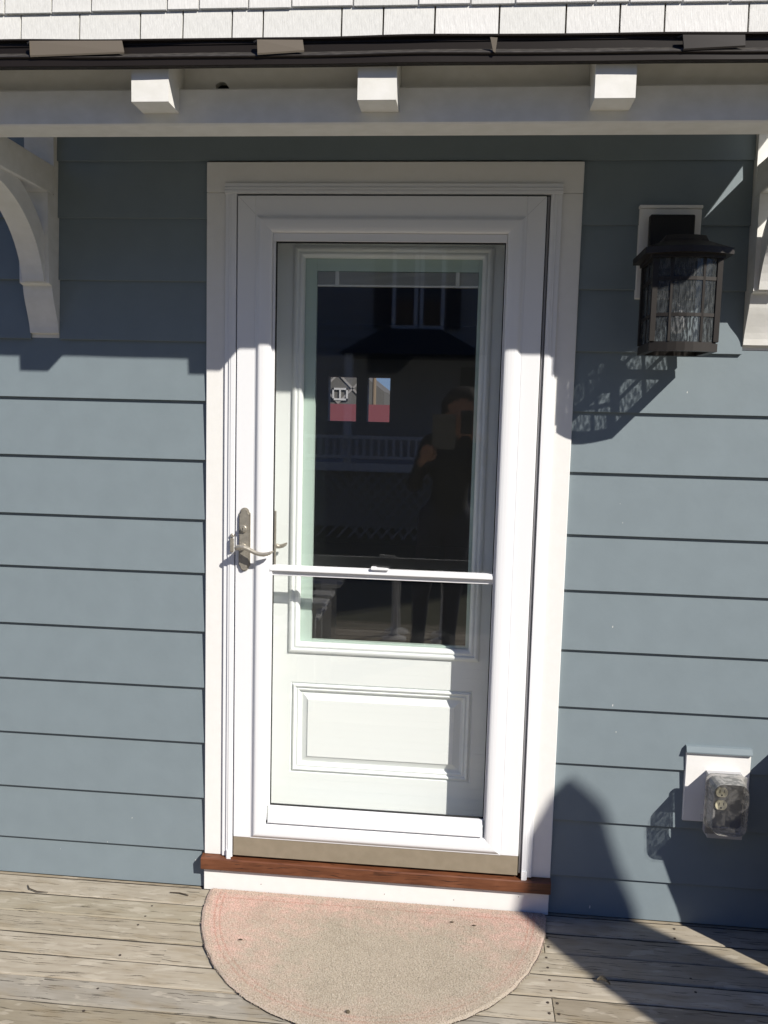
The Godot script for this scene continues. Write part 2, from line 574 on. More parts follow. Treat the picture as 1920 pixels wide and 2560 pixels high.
# ---------------------------------------------------------------- the house wall
func house_wall() -> void:
	var house := thing("house", "house wall of blue-grey clapboards below and white shingles above", "house")
	var L := [0.0035, 0.1238, 0.2962, 0.4758, 0.6530, 0.8308, 1.0142, 1.1790, 1.3604, 1.5372, 1.7125, 1.8880, 2.0690, 2.2325, 2.408, 2.522]
	var R := [0.0035, 0.1255, 0.3020, 0.4808, 0.6562, 0.8304, 1.0108, 1.1758, 1.3582, 1.5328, 1.7040, 1.8785, 2.0562, 2.2287, 2.405, 2.522]
	rows_left = L
	rows_right = R
	for i in 15:
		var segs := []
		if L[i] > 2.2:
			segs = [[-4.0, 4.2]]
		else:
			segs = [[-4.0, -0.5405], [0.5405, 4.2]]
		for sg in segs:
			var y: Array = L if sg[0] < 0.0 else R
			var y0: float = y[i]
			var y1: float = y[i + 1]
			var cut := []
			var lo: float = sg[0]
			var hi: float = sg[1]
			if y1 > 1.72 and y0 < 2.5:
				# butted round the brackets
				if lo < -1.0:
					cut.append([lo, -1.0875])
					lo = -0.9965
				if hi > 1.0:
					cut.append([lo, 1.0025])
					lo = 1.0935
				cut.append([lo, hi])
			else:
				cut.append([lo, hi])
			for c in cut:
				var st := ST()
				# slightly tapered board: the butt stands proud of the course below
				prism(st, PackedVector2Array([Vector2(0.0156, y0), Vector2(0.0242, y0), Vector2(0.0248, y0 + 0.0008), Vector2(0.0145, y1 + 0.014), Vector2(0.0072, y1 + 0.014)]), 0, c[0], c[1])
				obj("siding_board", st, M.siding, house)
	# a few splashes of white paint on the boards
	var chip := mat(0.75, 0.75, 0.72, 0.7)
	for q in [[-0.78, 0.212, 0.003], [-0.86, 0.128, 0.0022], [-0.572, 0.085, 0.0045], [-1.02, 0.09, 0.0018], [0.688, 0.905, 0.0045], [0.700, 0.668, 0.005], [0.715, 0.585, 0.0035], [0.86, 1.595, 0.004], [0.70, 1.215, 0.0025], [0.915, 1.79, 0.004], [0.665, 0.03, 0.007], [0.69, 1.27, 0.0018]]:
		var sp := ST()
		var rr: float = q[2] * 0.75
		prism(sp, PackedVector2Array([Vector2(q[0] - rr * 0.22, q[1] - rr), Vector2(q[0] + rr * 0.2, q[1] - rr * 0.7), Vector2(q[0] + rr * 0.3, q[1] + rr * 0.5), Vector2(q[0], q[1] + rr), Vector2(q[0] - rr * 0.3, q[1] + rr * 0.3)]), 2, 0.012, front_z(q[0], q[1]) + 0.0004)
		obj("paint_speck", sp, chip, house)
	var sheath := mat(0.3, 0.25, 0.18, 0.9)
	box("sheathing", Vector3(-4.2, -0.6, -0.12), Vector3(-0.475, 2.46, 0.006), sheath, house, 0.0)
	box("sheathing", Vector3(0.475, -0.6, -0.12), Vector3(4.4, 2.46, 0.006), sheath, house, 0.0)
	box("sheathing", Vector3(-0.475, 2.105, -0.12), Vector3(0.475, 2.46, 0.006), sheath, house, 0.0)
	box("sheathing", Vector3(-0.475, -0.6, -0.12), Vector3(0.475, 0.085, 0.006), sheath, house, 0.0)
	box("sheathing", Vector3(-4.2, 2.462, -0.12), Vector3(4.4, 5.6, -0.004), sheath, house, 0.0)
	# shingles: two courses show above the eave
	var low := [-2.4, -2.21, -2.06, -1.88, -1.66, -1.47, -1.31, -1.108, -0.929, -0.746, -0.619, -0.474, -0.383, -0.156, -0.037, 0.109, 0.289, 0.473, 0.62, 0.741, 0.964, 1.12, 1.33, 1.52, 1.66, 1.85, 2.02, 2.23, 2.4]
	var up := [-2.4, -2.30, -2.13, -1.95, -1.79, -1.60, -1.38, -1.155, -1.011, -0.891, -0.664, -0.57, -0.425, -0.3, -0.123, 0.062, 0.208, 0.332, 0.552, 0.643, 0.786, 0.913, 1.10, 1.30, 1.45, 1.62, 1.79, 2.0, 2.14, 2.4]
	course(house, low, 2.530, 2.685, [])
	course(house, up, 2.655, 2.81, [2.654, 2.652, 2.655, 2.653, 2.654, 2.6525, 2.6515, 2.6515, 2.6525, 2.654, 2.655, 2.656, 2.655, 2.6575, 2.656, 2.657, 2.655, 2.6560, 2.655, 2.6535, 2.652, 2.651, 2.650])
	# two more courses, out of view, so that the wall goes on
	for k in 6:
		var xs := [-2.4]
		while xs[-1] < 2.4:
			xs.append(xs[-1] + rng.randf_range(0.09, 0.23))
		course(house, xs, 2.782 + k * 0.127, 2.937 + k * 0.127, [])
	box("upper_cladding", Vector3(-4.0, 2.53, -0.003), Vector3(-2.402, 3.6, 0.014), M.shingle1, house)
	box("upper_cladding", Vector3(2.62, 2.53, -0.003), Vector3(4.2, 3.6, 0.014), M.shingle2, house)

var rows_left := []
var rows_right := []
func front_z(x: float, y: float) -> float:
	var r: Array = rows_left if x < 0.0 else rows_right
	for i in r.size() - 1:
		if y >= r[i] and y < r[i + 1]:
			return lerpf(0.0248, 0.0145, (y - r[i]) / (r[i + 1] + 0.014 - r[i]))
	return 0.0248

func course(house: Node, xs: Array, y0: float, y1: float, butts: Array) -> void:
	for i in xs.size() - 1:
		var b: float = butts[i] if i < butts.size() else y0 + rng.randf_range(-0.0025, 0.0025)
		var z := rng.randf_range(0.0, 0.002)
		var st := ST()
		prism(st, PackedVector2Array([Vector2(0.0005, b), Vector2(0.0135 + z, b), Vector2(0.0145 + z, b + 0.0012), Vector2(0.005 + z * 0.4, y1), Vector2(0.0005, y1)]), 0, xs[i] + 0.0026, xs[i + 1] - 0.0026)
		obj("shingle", st, M["shingle%d" % rng.randi_range(0, 3)], house)

# ---------------------------------------------------------------- the room behind the door
func interior() -> void:
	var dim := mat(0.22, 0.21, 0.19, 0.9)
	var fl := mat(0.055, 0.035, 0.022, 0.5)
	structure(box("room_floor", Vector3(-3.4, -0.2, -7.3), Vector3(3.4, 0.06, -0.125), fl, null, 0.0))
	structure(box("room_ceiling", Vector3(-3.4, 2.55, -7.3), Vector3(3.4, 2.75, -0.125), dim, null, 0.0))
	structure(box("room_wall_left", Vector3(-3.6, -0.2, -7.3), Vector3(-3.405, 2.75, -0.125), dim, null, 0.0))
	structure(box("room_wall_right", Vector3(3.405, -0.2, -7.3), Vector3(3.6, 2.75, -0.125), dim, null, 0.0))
	# end wall with two windows
	var wall := Node3D.new()
	hang(wall, "room_wall_back", null)
	structure(wall)
	var xs := [-3.6, -1.345, -1.020, -0.895, -0.636, 3.6]
	for i in 5:
		if i % 2 == 0:
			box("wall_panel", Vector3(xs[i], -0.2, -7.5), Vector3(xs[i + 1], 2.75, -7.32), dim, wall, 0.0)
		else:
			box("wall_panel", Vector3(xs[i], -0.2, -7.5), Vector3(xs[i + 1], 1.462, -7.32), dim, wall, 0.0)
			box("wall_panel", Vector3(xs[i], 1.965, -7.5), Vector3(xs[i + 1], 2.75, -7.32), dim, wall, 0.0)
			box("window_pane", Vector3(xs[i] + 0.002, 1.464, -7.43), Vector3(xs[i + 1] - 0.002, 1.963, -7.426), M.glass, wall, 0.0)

# ---------------------------------------------------------------- the little roof over the door
func eave() -> void:
	var e := thing("door_canopy", "white timber canopy over the door with rafter tails and brown metal edge", "canopy")
	# beam
	box("beam", Vector3(-1.12, 2.1860, 0.384), Vector3(1.125, 2.2700, 0.473), M.timber, e, 0.004)
	# rafters notched over the beam
	for k in range(-1, 4):
		var x := -0.562 + 0.5275 * k
		var st := ST()
		# level tail in front, seat cut over the beam, then rising with the roof to the wall
		var poly := PackedVector2Array([Vector2(0.549, 2.2125), Vector2(0.550, 2.2135), Vector2(0.550, 2.3010), Vector2(0.01, 2.5225), Vector2(0.01, 2.4300), Vector2(0.3815, 2.2800), Vector2(0.3815, 2.2705), Vector2(0.4735, 2.2705), Vector2(0.4735, 2.2125)])
		prism(st, poly, 0, x, x + 0.0885)
		obj("rafter", st, M.timber, e)
		# blocking between the rafters
		if k == 3:
			continue
		var b0 := x + 0.0890
		var b1 := x + 0.527
		var bs := ST()
		if k == 0:
			# something has gnawed an arched hole down to the beam
			var hole := [Vector2(b0, 2.3480), Vector2(b0, 2.2705), Vector2(-0.3965, 2.2705), Vector2(-0.3960, 2.2830), Vector2(-0.3950, 2.2900), Vector2(-0.3925, 2.2915), Vector2(-0.3895, 2.2940), Vector2(-0.3850, 2.2956), Vector2(-0.3790, 2.2960), Vector2(-0.3730, 2.2955), Vector2(-0.3700, 2.2930), Vector2(-0.3670, 2.2895), Vector2(-0.3640, 2.2862), Vector2(-0.3620, 2.2835), Vector2(-0.3615, 2.2705), Vector2(b1, 2.2705), Vector2(b1, 2.3480)]
			prism(bs, PackedVector2Array(hole), 2, 0.420, 0.439)
		else:
			bx(bs, Vector3(b0, 2.2705, 0.420), Vector3(b1, 2.3480, 0.439), 0.0)
		var blk := obj("blocking_board", bs, M.timber, e)
		if k == 0:
			box("hollow", Vector3(-0.402, 2.2706, 0.400), Vector3(-0.356, 2.3000, 0.4195), mat(0.012, 0.009, 0.006, 1.0), blk, 0.0)  # dark block behind the hole; the shade inside is put into its colour
	# roof boards and dark roofing, falling to the front
	var deck := ST()
	prism(deck, PackedVector2Array([Vector2(0.553, 2.3015), Vector2(0.553, 2.335), Vector2(0.005, 2.5595), Vector2(0.005, 2.5262)]), 0, -1.177, 1.183)
	obj("roof_deck", deck, M.timber, e)
	var roof := ST()
	prism(roof, PackedVector2Array([Vector2(0.560, 2.3335), Vector2(0.560, 2.3395), Vector2(0.016, 2.5620), Vector2(0.016, 2.5560)]), 0, -1.180, 1.186)
	obj("roofing", roof, M.brown, e)
	# metal edge: lip, recess, sloping ledge, lower band; it sags a little along its length
	var prof := [Vector2(0.5535, 2.3445), Vector2(0.5655, 2.3452), Vector2(0.5672, 2.3436), Vector2(0.5668, 2.3408), Vector2(0.5590, 2.3395), Vector2(0.5580, 2.3345), Vector2(0.5580, 2.3160), Vector2(0.5725, 2.3055), Vector2(0.5742, 2.3030), Vector2(0.5738, 2.3005), Vector2(0.5700, 2.2985), Vector2(0.5705, 2.2850), Vector2(0.5685, 2.2835), Vector2(0.5535, 2.2836)]
	var st2 := ST()
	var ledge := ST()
	var n := 96
	for i in n:
		for j in prof.size() - 1:
			var q := []
			for t in [[i, j], [i + 1, j], [i + 1, j + 1], [i, j + 1]]:
				var x := lerpf(-1.182, 1.188, float(t[0]) / n)
				var p: Vector2 = prof[t[1]]
				var sag := 0.0045 * clampf(-x / 1.2, -1.0, 1.0) * 0.6 + 0.0012 * sin(x * 5.0 + 0.4) + 0.0008 * sin(x * 13.0)
				var dent := 0.0011 * sin(x * 8.3 + 1.0) + 0.0006 * sin(x * 21.0)
				q.append(Vector3(x, p.y + sag * (1.0 if p.y > 2.295 else 0.35), p.x + (dent if p.x > 0.56 else 0.0)))
			var d: Vector2 = prof[j + 1] - prof[j]
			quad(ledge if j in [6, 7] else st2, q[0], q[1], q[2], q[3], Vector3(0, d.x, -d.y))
	var me := obj("metal_edge", st2, M.brown, e)
	var pale_ledge := mat(0.085, 0.077, 0.068, 0.6)  # paler than the edge: the sunlit line is put into its colour
	pale_ledge.albedo_texture = noise_tex(111, 0.03, Color(0.45, 0.45, 0.45), Color(1, 1, 1))
	tri_planar(pale_ledge, Vector3(2.0, 10.0, 10.0))
	obj("ledge", ledge, pale_ledge, me)
	# bent metal tabs along the edge
	flap(e, -0.795, -0.576, -0.568, -0.791, 2.3415, 2.3075, M.tab)
	flap(e, -0.262, -0.158, -0.153, -0.259, 2.3375, 2.3060, M.tab)
	flap(e, 0.669, 0.801, 0.801, 0.672, 2.3350, 2.3040, M.brown)
	var fin := ST()
	prism(fin, PackedVector2Array([Vector2(0.259, 2.3335), Vector2(0.275, 2.3320), Vector2(0.2715, 2.3010), Vector2(0.2665, 2.3035)]), 2, 0.5745, 0.5775)
	obj("metal_tab", fin, M.tab, e)

func flap(e: Node, tl: float, tr: float, br: float, bl: float, top: float, bot: float, m: Material) -> void:
	var st := ST()
	var t := 0.0012
	var A := [Vector3(tl, top, 0.5720), Vector3(tr, top - 0.0012, 0.5700), Vector3(br, bot + 0.0055, 0.5768), Vector3(bl, bot, 0.5778)]
	var B := []
	for p in A:
		B.append(p - Vector3(0, 0, t))
	quad(st, A[0], A[1], A[2], A[3], Vector3(0, 0, 1))
	quad(st, B[0], B[1], B[2], B[3], Vector3(0, 0, -1))
	for i in 4:
		var j := (i + 1) % 4
		quad(st, A[i], A[j], B[j], B[i], (A[i] + A[j]) * 0.5 - (A[0] + A[2]) * 0.5)
	# hemmed foot and a small return at one end
	quad(st, A[3], A[2], A[2] + Vector3(0, -0.0035, -0.0010), A[3] + Vector3(0, -0.0035, -0.0010), Vector3(0, 0.2, 1))
	quad(st, A[0], A[0] + Vector3(-0.010, -0.001, -0.006), A[0] + Vector3(-0.008, -0.0045, -0.006), A[0] + Vector3(0, -0.0035, 0), Vector3(0, 0, 1))
	quad(st, A[0], A[3], A[3] + Vector3(0.001, 0, 0.0022), A[0] + Vector3(0.001, 0, 0.0022), Vector3(-1, 0, 0))
	obj("metal_tab", st, m, e)

# ---------------------------------------------------------------- brackets
func bracket(x0: float, label: String, _k: int) -> void:
	var b := thing("eave_bracket", label, "bracket", "brackets under the canopy")
	var x1 := x0 + 0.090
	var st := ST()
	# wall post with a stepped, scooped foot
	var p := PackedVector2Array([Vector2(0.007, 1.7165), Vector2(0.016, 1.7165), Vector2(0.016, 1.7285), Vector2(0.028, 1.7300)])
	for i in range(1, 9):
		var t := i / 8.0
		p.append(Vector2(0.028 + 0.038 * (t * t * (3.0 - 2.0 * t)) * 0.75 + 0.0095 * t, 1.730 + 0.132 * t))
	p.append_array([Vector2(0.0660, 1.8640), Vector2(0.0830, 1.8680), Vector2(0.0850, 1.8700), Vector2(0.0850, 2.1275), Vector2(0.0440, 2.1275), Vector2(0.0440, 2.4200), Vector2(0.007, 2.4200)])
	prism(st, p, 0, x0, x1)
	obj("wall_post", st, M.timber, b)
	# arm
	box("arm", Vector3(x0, 2.1280, 0.0445), Vector3(x1, 2.2130, 0.3835), M.timber, b, 0.003)
	# curved brace between two quarter ellipses
	var br := ST()
	var q := PackedVector2Array()
	for i in 19:
		var a := lerpf(deg_to_rad(7.0), deg_to_rad(90.0), i / 18.0)
		if 0.42 - 0.330 * cos(a) < 0.380:
			q.append(Vector2(0.42 - 0.330 * cos(a), 1.84 + 0.270 * sin(a)))
	q.append(Vector2(0.381, 2.1080))
	q.append(Vector2(0.381, 2.1275))
	q.append(Vector2(0.226, 2.1275))
	for i in 11:
		var a := lerpf(deg_to_rad(60.0), deg_to_rad(30.9), i / 10.0)
		var v := Vector2(0.42 - 0.390 * cos(a), 1.84 + 0.3325 * sin(a))
		if v.y < 2.1274 and v.x > 0.0852:
			q.append(v)
	q.append(Vector2(0.0855, 2.0100))
	q.append(Vector2(0.0855, 1.8735))
	prism(br, q, 0, x0 + 0.012, x1 - 0.012)
	obj("curved_brace", br, M.timber, b)

# ---------------------------------------------------------------- casing round the door
func door_casing() -> void:
	var c := thing("door_casing", "flat white casing boards and red-brown wooden sill around the door", "door frame")
	box("casing_board", Vector3(-0.5400, 0.1165, 0.0065), Vector3(-0.4680, 2.1405, 0.0305), M.trim, c, 0.0015)
	box("casing_board", Vector3(0.4680, 0.1165, 0.0065), Vector3(0.5405, 2.1405, 0.0305), M.trim, c, 0.0015)
	box("casing_board", Vector3(-0.5402, 2.1412, 0.0065), Vector3(0.5407, 2.2270, 0.0309), M.trim, c, 0.0015)
	box("jamb", Vector3(-0.4745, 0.112, -0.125), Vector3(-0.4600, 2.1040, 0.0060), M.trim, c)
	box("jamb", Vector3(0.4600, 0.112, -0.125), Vector3(0.4745, 2.1040, 0.0060), M.trim, c)
	box("jamb", Vector3(-0.4595, 2.0920, -0.125), Vector3(0.4595, 2.1045, 0.0060), M.trim, c)
	# sill: top falls to the front, nosing eased
	var st := ST()
	prism(st, PackedVector2Array([Vector2(-0.12, 0.086), Vector2(-0.12, 0.1240), Vector2(0.030, 0.1160), Vector2(0.0495, 0.1125), Vector2(0.0525, 0.1095), Vector2(0.0525, 0.0775), Vector2(0.0505, 0.0745), Vector2(0.0385, 0.0745), Vector2(0.0385, 0.086)]), 0, -0.5455, 0.5415)
	obj("sill", st, M.sill, c)
	box("riser", Vector3(-0.5395, 0.0015, 0.0075), Vector3(0.5385, 0.0740, 0.0380), M.trim, c, 0.0015)
	var sc := mat(0.12, 0.10, 0.09, 0.7)
	for q in [[-0.486, 0.068], [-0.222, 0.070], [0.035, 0.030], [-0.355, 0.032], [0.447, 0.054], [0.250, 0.028], [-0.06, 0.068]]:
		var s := ST()
		ring_tube(s, [Vector3(q[0], q[1], 0.0376), Vector3(q[0], q[1], 0.0386)], [0.0016, 0.0014], 7)
		obj("screw", s, sc, c)

# ---------------------------------------------------------------- storm door
func storm_door() -> void:
	var d := thing("storm_door", "white full-view storm door with two glass panes and nickel lever handle", "storm door")
	var W: Material = M.door_white
	# fixed frame round the leaf: left, right, head
	for s in [[-0.4820, 1.0], [0.4830, -1.0]]:
		var st := ST()
		var o: float = s[0]
		var k: float = s[1]
		var inner := 0.0345 if k > 0.0 else 0.0315
		prism(st, PackedVector2Array([Vector2(o, 0.0312), Vector2(o, 0.0365), Vector2(o + k * 0.0012, 0.0374), Vector2(o + k * 0.0125, 0.0374), Vector2(o + k * 0.0140, 0.0415), Vector2(o + k * 0.0195, 0.0420), Vector2(o + k * 0.0205, 0.0435), Vector2(o + k * (inner - 0.001), 0.0435), Vector2(o + k * inner, 0.0425), Vector2(o + k * inner, -0.01), Vector2(o + k * 0.0220, -0.01), Vector2(o + k * 0.0220, 0.0312)]), 1, 0.1185, 2.1345)
		obj("frame_jamb", st, W, d)
		# the screwed-on foot at the sill
		var ft := ST()
		prism(ft, PackedVector2Array([Vector2(o + k * 0.0140, 0.0438), Vector2(o + k * 0.030, 0.0438), Vector2(o + k * 0.0310, 0.0475), Vector2(o + k * 0.0180, 0.0475)]), 1, 0.1130, 0.140)
		obj("frame_foot", ft, W, d)
	var hd := ST()
	prism(hd, PackedVector2Array([Vector2(0.0314, 2.1665), Vector2(0.0365, 2.1665), Vector2(0.0380, 2.1650), Vector2(0.0380, 2.1560), Vector2(0.0420, 2.1530), Vector2(0.0420, 2.1460), Vector2(0.0440, 2.1440), Vector2(0.0440, 2.1362), Vector2(0.0425, 2.1350), Vector2(-0.01, 2.1350), Vector2(-0.01, 2.1405), Vector2(0.0314, 2.1405)]), 0, -0.4830, 0.4840)
	obj("frame_head", hd, W, d)
	# dark brush seal in the gap
	box("seal", Vector3(-0.4472, 0.125, 0.0100), Vector3(-0.4437, 2.134, 0.0300), M.gasket, d, 0.0)
	box("seal", Vector3(0.4403, 0.125, 0.0100), Vector3(0.4512, 2.134, 0.0285), M.gasket, d, 0.0)
	box("seal", Vector3(-0.4472, 2.1300, 0.0100), Vector3(0.4512, 2.1345, 0.0300), M.gasket, d, 0.0)
	# piano hinge
	var hb := ST()
	ring_tube(hb, [Vector3(0.4462, 0.13, 0.0335), Vector3(0.4462, 2.13, 0.0335)], [0.0036, 0.0036], 10)
	obj("hinge", hb, mat(0.30, 0.30, 0.31, 0.5), d)
	# leaf: flats and mitred, rounded inner moulding
	var zf := 0.0460
	var R := Rect2(-0.3900, 0.1870, 0.7765, 1.8890)
	var nose := [Vector2(-0.0002, 0.0440), Vector2(0.0, zf), Vector2(0.0030, 0.0466), Vector2(0.0060, 0.0484), Vector2(0.0085, 0.0510), Vector2(0.0110, 0.0535), Vector2(0.0140, 0.0553), Vector2(0.0180, 0.0562), Vector2(0.0270, 0.0564), Vector2(0.0360, 0.0560), Vector2(0.0430, 0.0548), Vector2(0.0475, 0.0530), Vector2(0.0500, 0.0505), Vector2(0.0508, 0.0470), Vector2(0.0508, 0.0260)]
	var names := ["bottom_rail", "hinge_stile", "top_rail", "latch_stile"]
	for k in 4:
		var st := ST()
		side(st, R, nose, k)
		if k == 3:
			bx(st, Vector3(-0.4435, 0.1870, 0.0080), Vector3(-0.3899, 2.1290, zf), 0.0015)
		elif k == 1:
			bx(st, Vector3(0.3864, 0.1870, 0.0080), Vector3(0.4400, 2.1290, zf), 0.0015)
		elif k == 2:
			bx(st, Vector3(-0.3898, 2.0759, 0.0082), Vector3(0.3863, 2.1289, zf - 0.0001), 0.0008)
		var o := obj(names[k], st, W, d)
		if k == 0:
			o.set_meta("label", "rounded white bottom rail of the storm door")
	# mitre hairlines at the head
	for s in [[-0.4425, 2.1280, -0.3915, 2.0775], [0.4390, 2.1280, 0.3880, 2.0775]]:
		var st := ST()
		var a := Vector3(s[0], s[1], zf + 0.0001)
		var b := Vector3(s[2], s[3], zf + 0.0001)
		var n := (b - a).cross(Vector3(0, 0, 1)).normalized() * 0.0003
		quad(st, a + n, b + n, b - n, a - n, Vector3(0, 0, 1))
		quad(st, a + n - Vector3(0, 0, 0.001), b + n - Vector3(0, 0, 0.001), b - n - Vector3(0, 0, 0.001), a - n - Vector3(0, 0, 0.001), Vector3(0, 0, -1))
		obj("mitre_joint", st, mat(0.42, 0.42, 0.44, 0.7), d)
	# glazing retainers
	box("retainer", Vector3(-0.3388, 2.0020, 0.0260), Vector3(0.3352, 2.0245, 0.0430), W, d, 0.001)
	box("retainer", Vector3(-0.3388, 0.2925, 0.0260), Vector3(-0.3310, 2.0015, 0.0425), W, d, 0.001)
	box("retainer", Vector3(0.3315, 0.2925, 0.0260), Vector3(0.3352, 2.0015, 0.0425), W, d, 0.001)
	var rt := ST()
	prism(rt, PackedVector2Array([Vector2(0.022, 0.2925), Vector2(0.0405, 0.2925), Vector2(0.0415, 0.2900), Vector2(0.0425, 0.2765), Vector2(0.0470, 0.2740), Vector2(0.0475, 0.2640), Vector2(0.0545, 0.2520), Vector2(0.0565, 0.2485), Vector2(0.0565, 0.2455), Vector2(0.0470, 0.2450), Vector2(0.0470, 0.2385), Vector2(0.022, 0.2385)]), 0, -0.3325, 0.3290)
	obj("drip_rail", rt, W, d)
	box("weep_hole", Vector3(-0.3372, 0.2440, 0.0480), Vector3(-0.3328, 0.2500, 0.0520), M.slot, d, 0.0)
	# black gaskets against the glass
	for q in [[Vector3(-0.3308, 1.9985, 0.0300), Vector3(0.3312, 2.0018, 0.0385)], [Vector3(-0.3308, 1.0515, 0.0300), Vector3(-0.3280, 1.9980, 0.0385)], [Vector3(0.3286, 1.0515, 0.0300), Vector3(0.3313, 1.9980, 0.0385)], [Vector3(-0.3308, 0.2962, 0.0262), Vector3(-0.3284, 1.0190, 0.0330)], [Vector3(0.3288, 0.2962, 0.0262), Vector3(0.3313, 1.0190, 0.0330)], [Vector3(-0.3308, 0.2928, 0.0262), Vector3(0.3312, 0.2960, 0.0330)]]:
		box("gasket", q[0], q[1], M.gasket, d, 0.0)
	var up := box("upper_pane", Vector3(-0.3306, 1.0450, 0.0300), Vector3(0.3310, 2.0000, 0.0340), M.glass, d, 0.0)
	up.set_meta("label", "upper glass pane of the storm door")
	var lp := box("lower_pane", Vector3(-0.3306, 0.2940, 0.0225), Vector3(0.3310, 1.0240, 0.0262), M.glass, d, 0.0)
	lp.set_meta("label", "lower glass pane of the storm door")
	# meeting rail with its ribs, the lower sash's top rail behind it, and the thumb latch
	var mr := ST()
	prism(mr, PackedVector2Array([Vector2(0.0290, 1.0345), Vector2(0.0450, 1.0345), Vector2(0.0462, 1.0355), Vector2(0.0462, 1.0400), Vector2(0.0445, 1.0412), Vector2(0.0445, 1.0450), Vector2(0.0430, 1.0462), Vector2(0.0430, 1.0505), Vector2(0.0290, 1.0510)]), 0, -0.3350, 0.3300)
	obj("meeting_rail", mr, W, d)
	box("sash_rail", Vector3(-0.3350, 1.0185, 0.0210), Vector3(0.3330, 1.0342, 0.0340), W, d, 0.001)
	var lt := ST()
	prism(lt, PackedVector2Array([Vector2(-0.0295, 1.0508), Vector2(0.0230, 1.0508), Vector2(0.0225, 1.0545), Vector2(0.0150, 1.0562), Vector2(-0.0120, 1.0572), Vector2(-0.0165, 1.0592), Vector2(-0.0285, 1.0597), Vector2(-0.0300, 1.0585)]), 2, 0.0400, 0.0520)
	obj("sash_latch", lt, W, d)
	# bronze-coloured sweep below the leaf
	var sw := ST()
	prism(sw, PackedVector2Array([Vector2(0.0100, 0.1868), Vector2(0.0440, 0.1868), Vector2(0.0443, 0.1850), Vector2(0.0445, 0.1265), Vector2(0.0425, 0.1245), Vector2(0.0100, 0.1245)]), 0, -0.4430, 0.4395)
	obj("sweep", sw, M.tan, d)
	box("sweep_brush", Vector3(-0.4420, 0.1215, 0.0150), Vector3(0.4385, 0.1243, 0.0280), M.gasket, d, 0.0)
	handle(d)

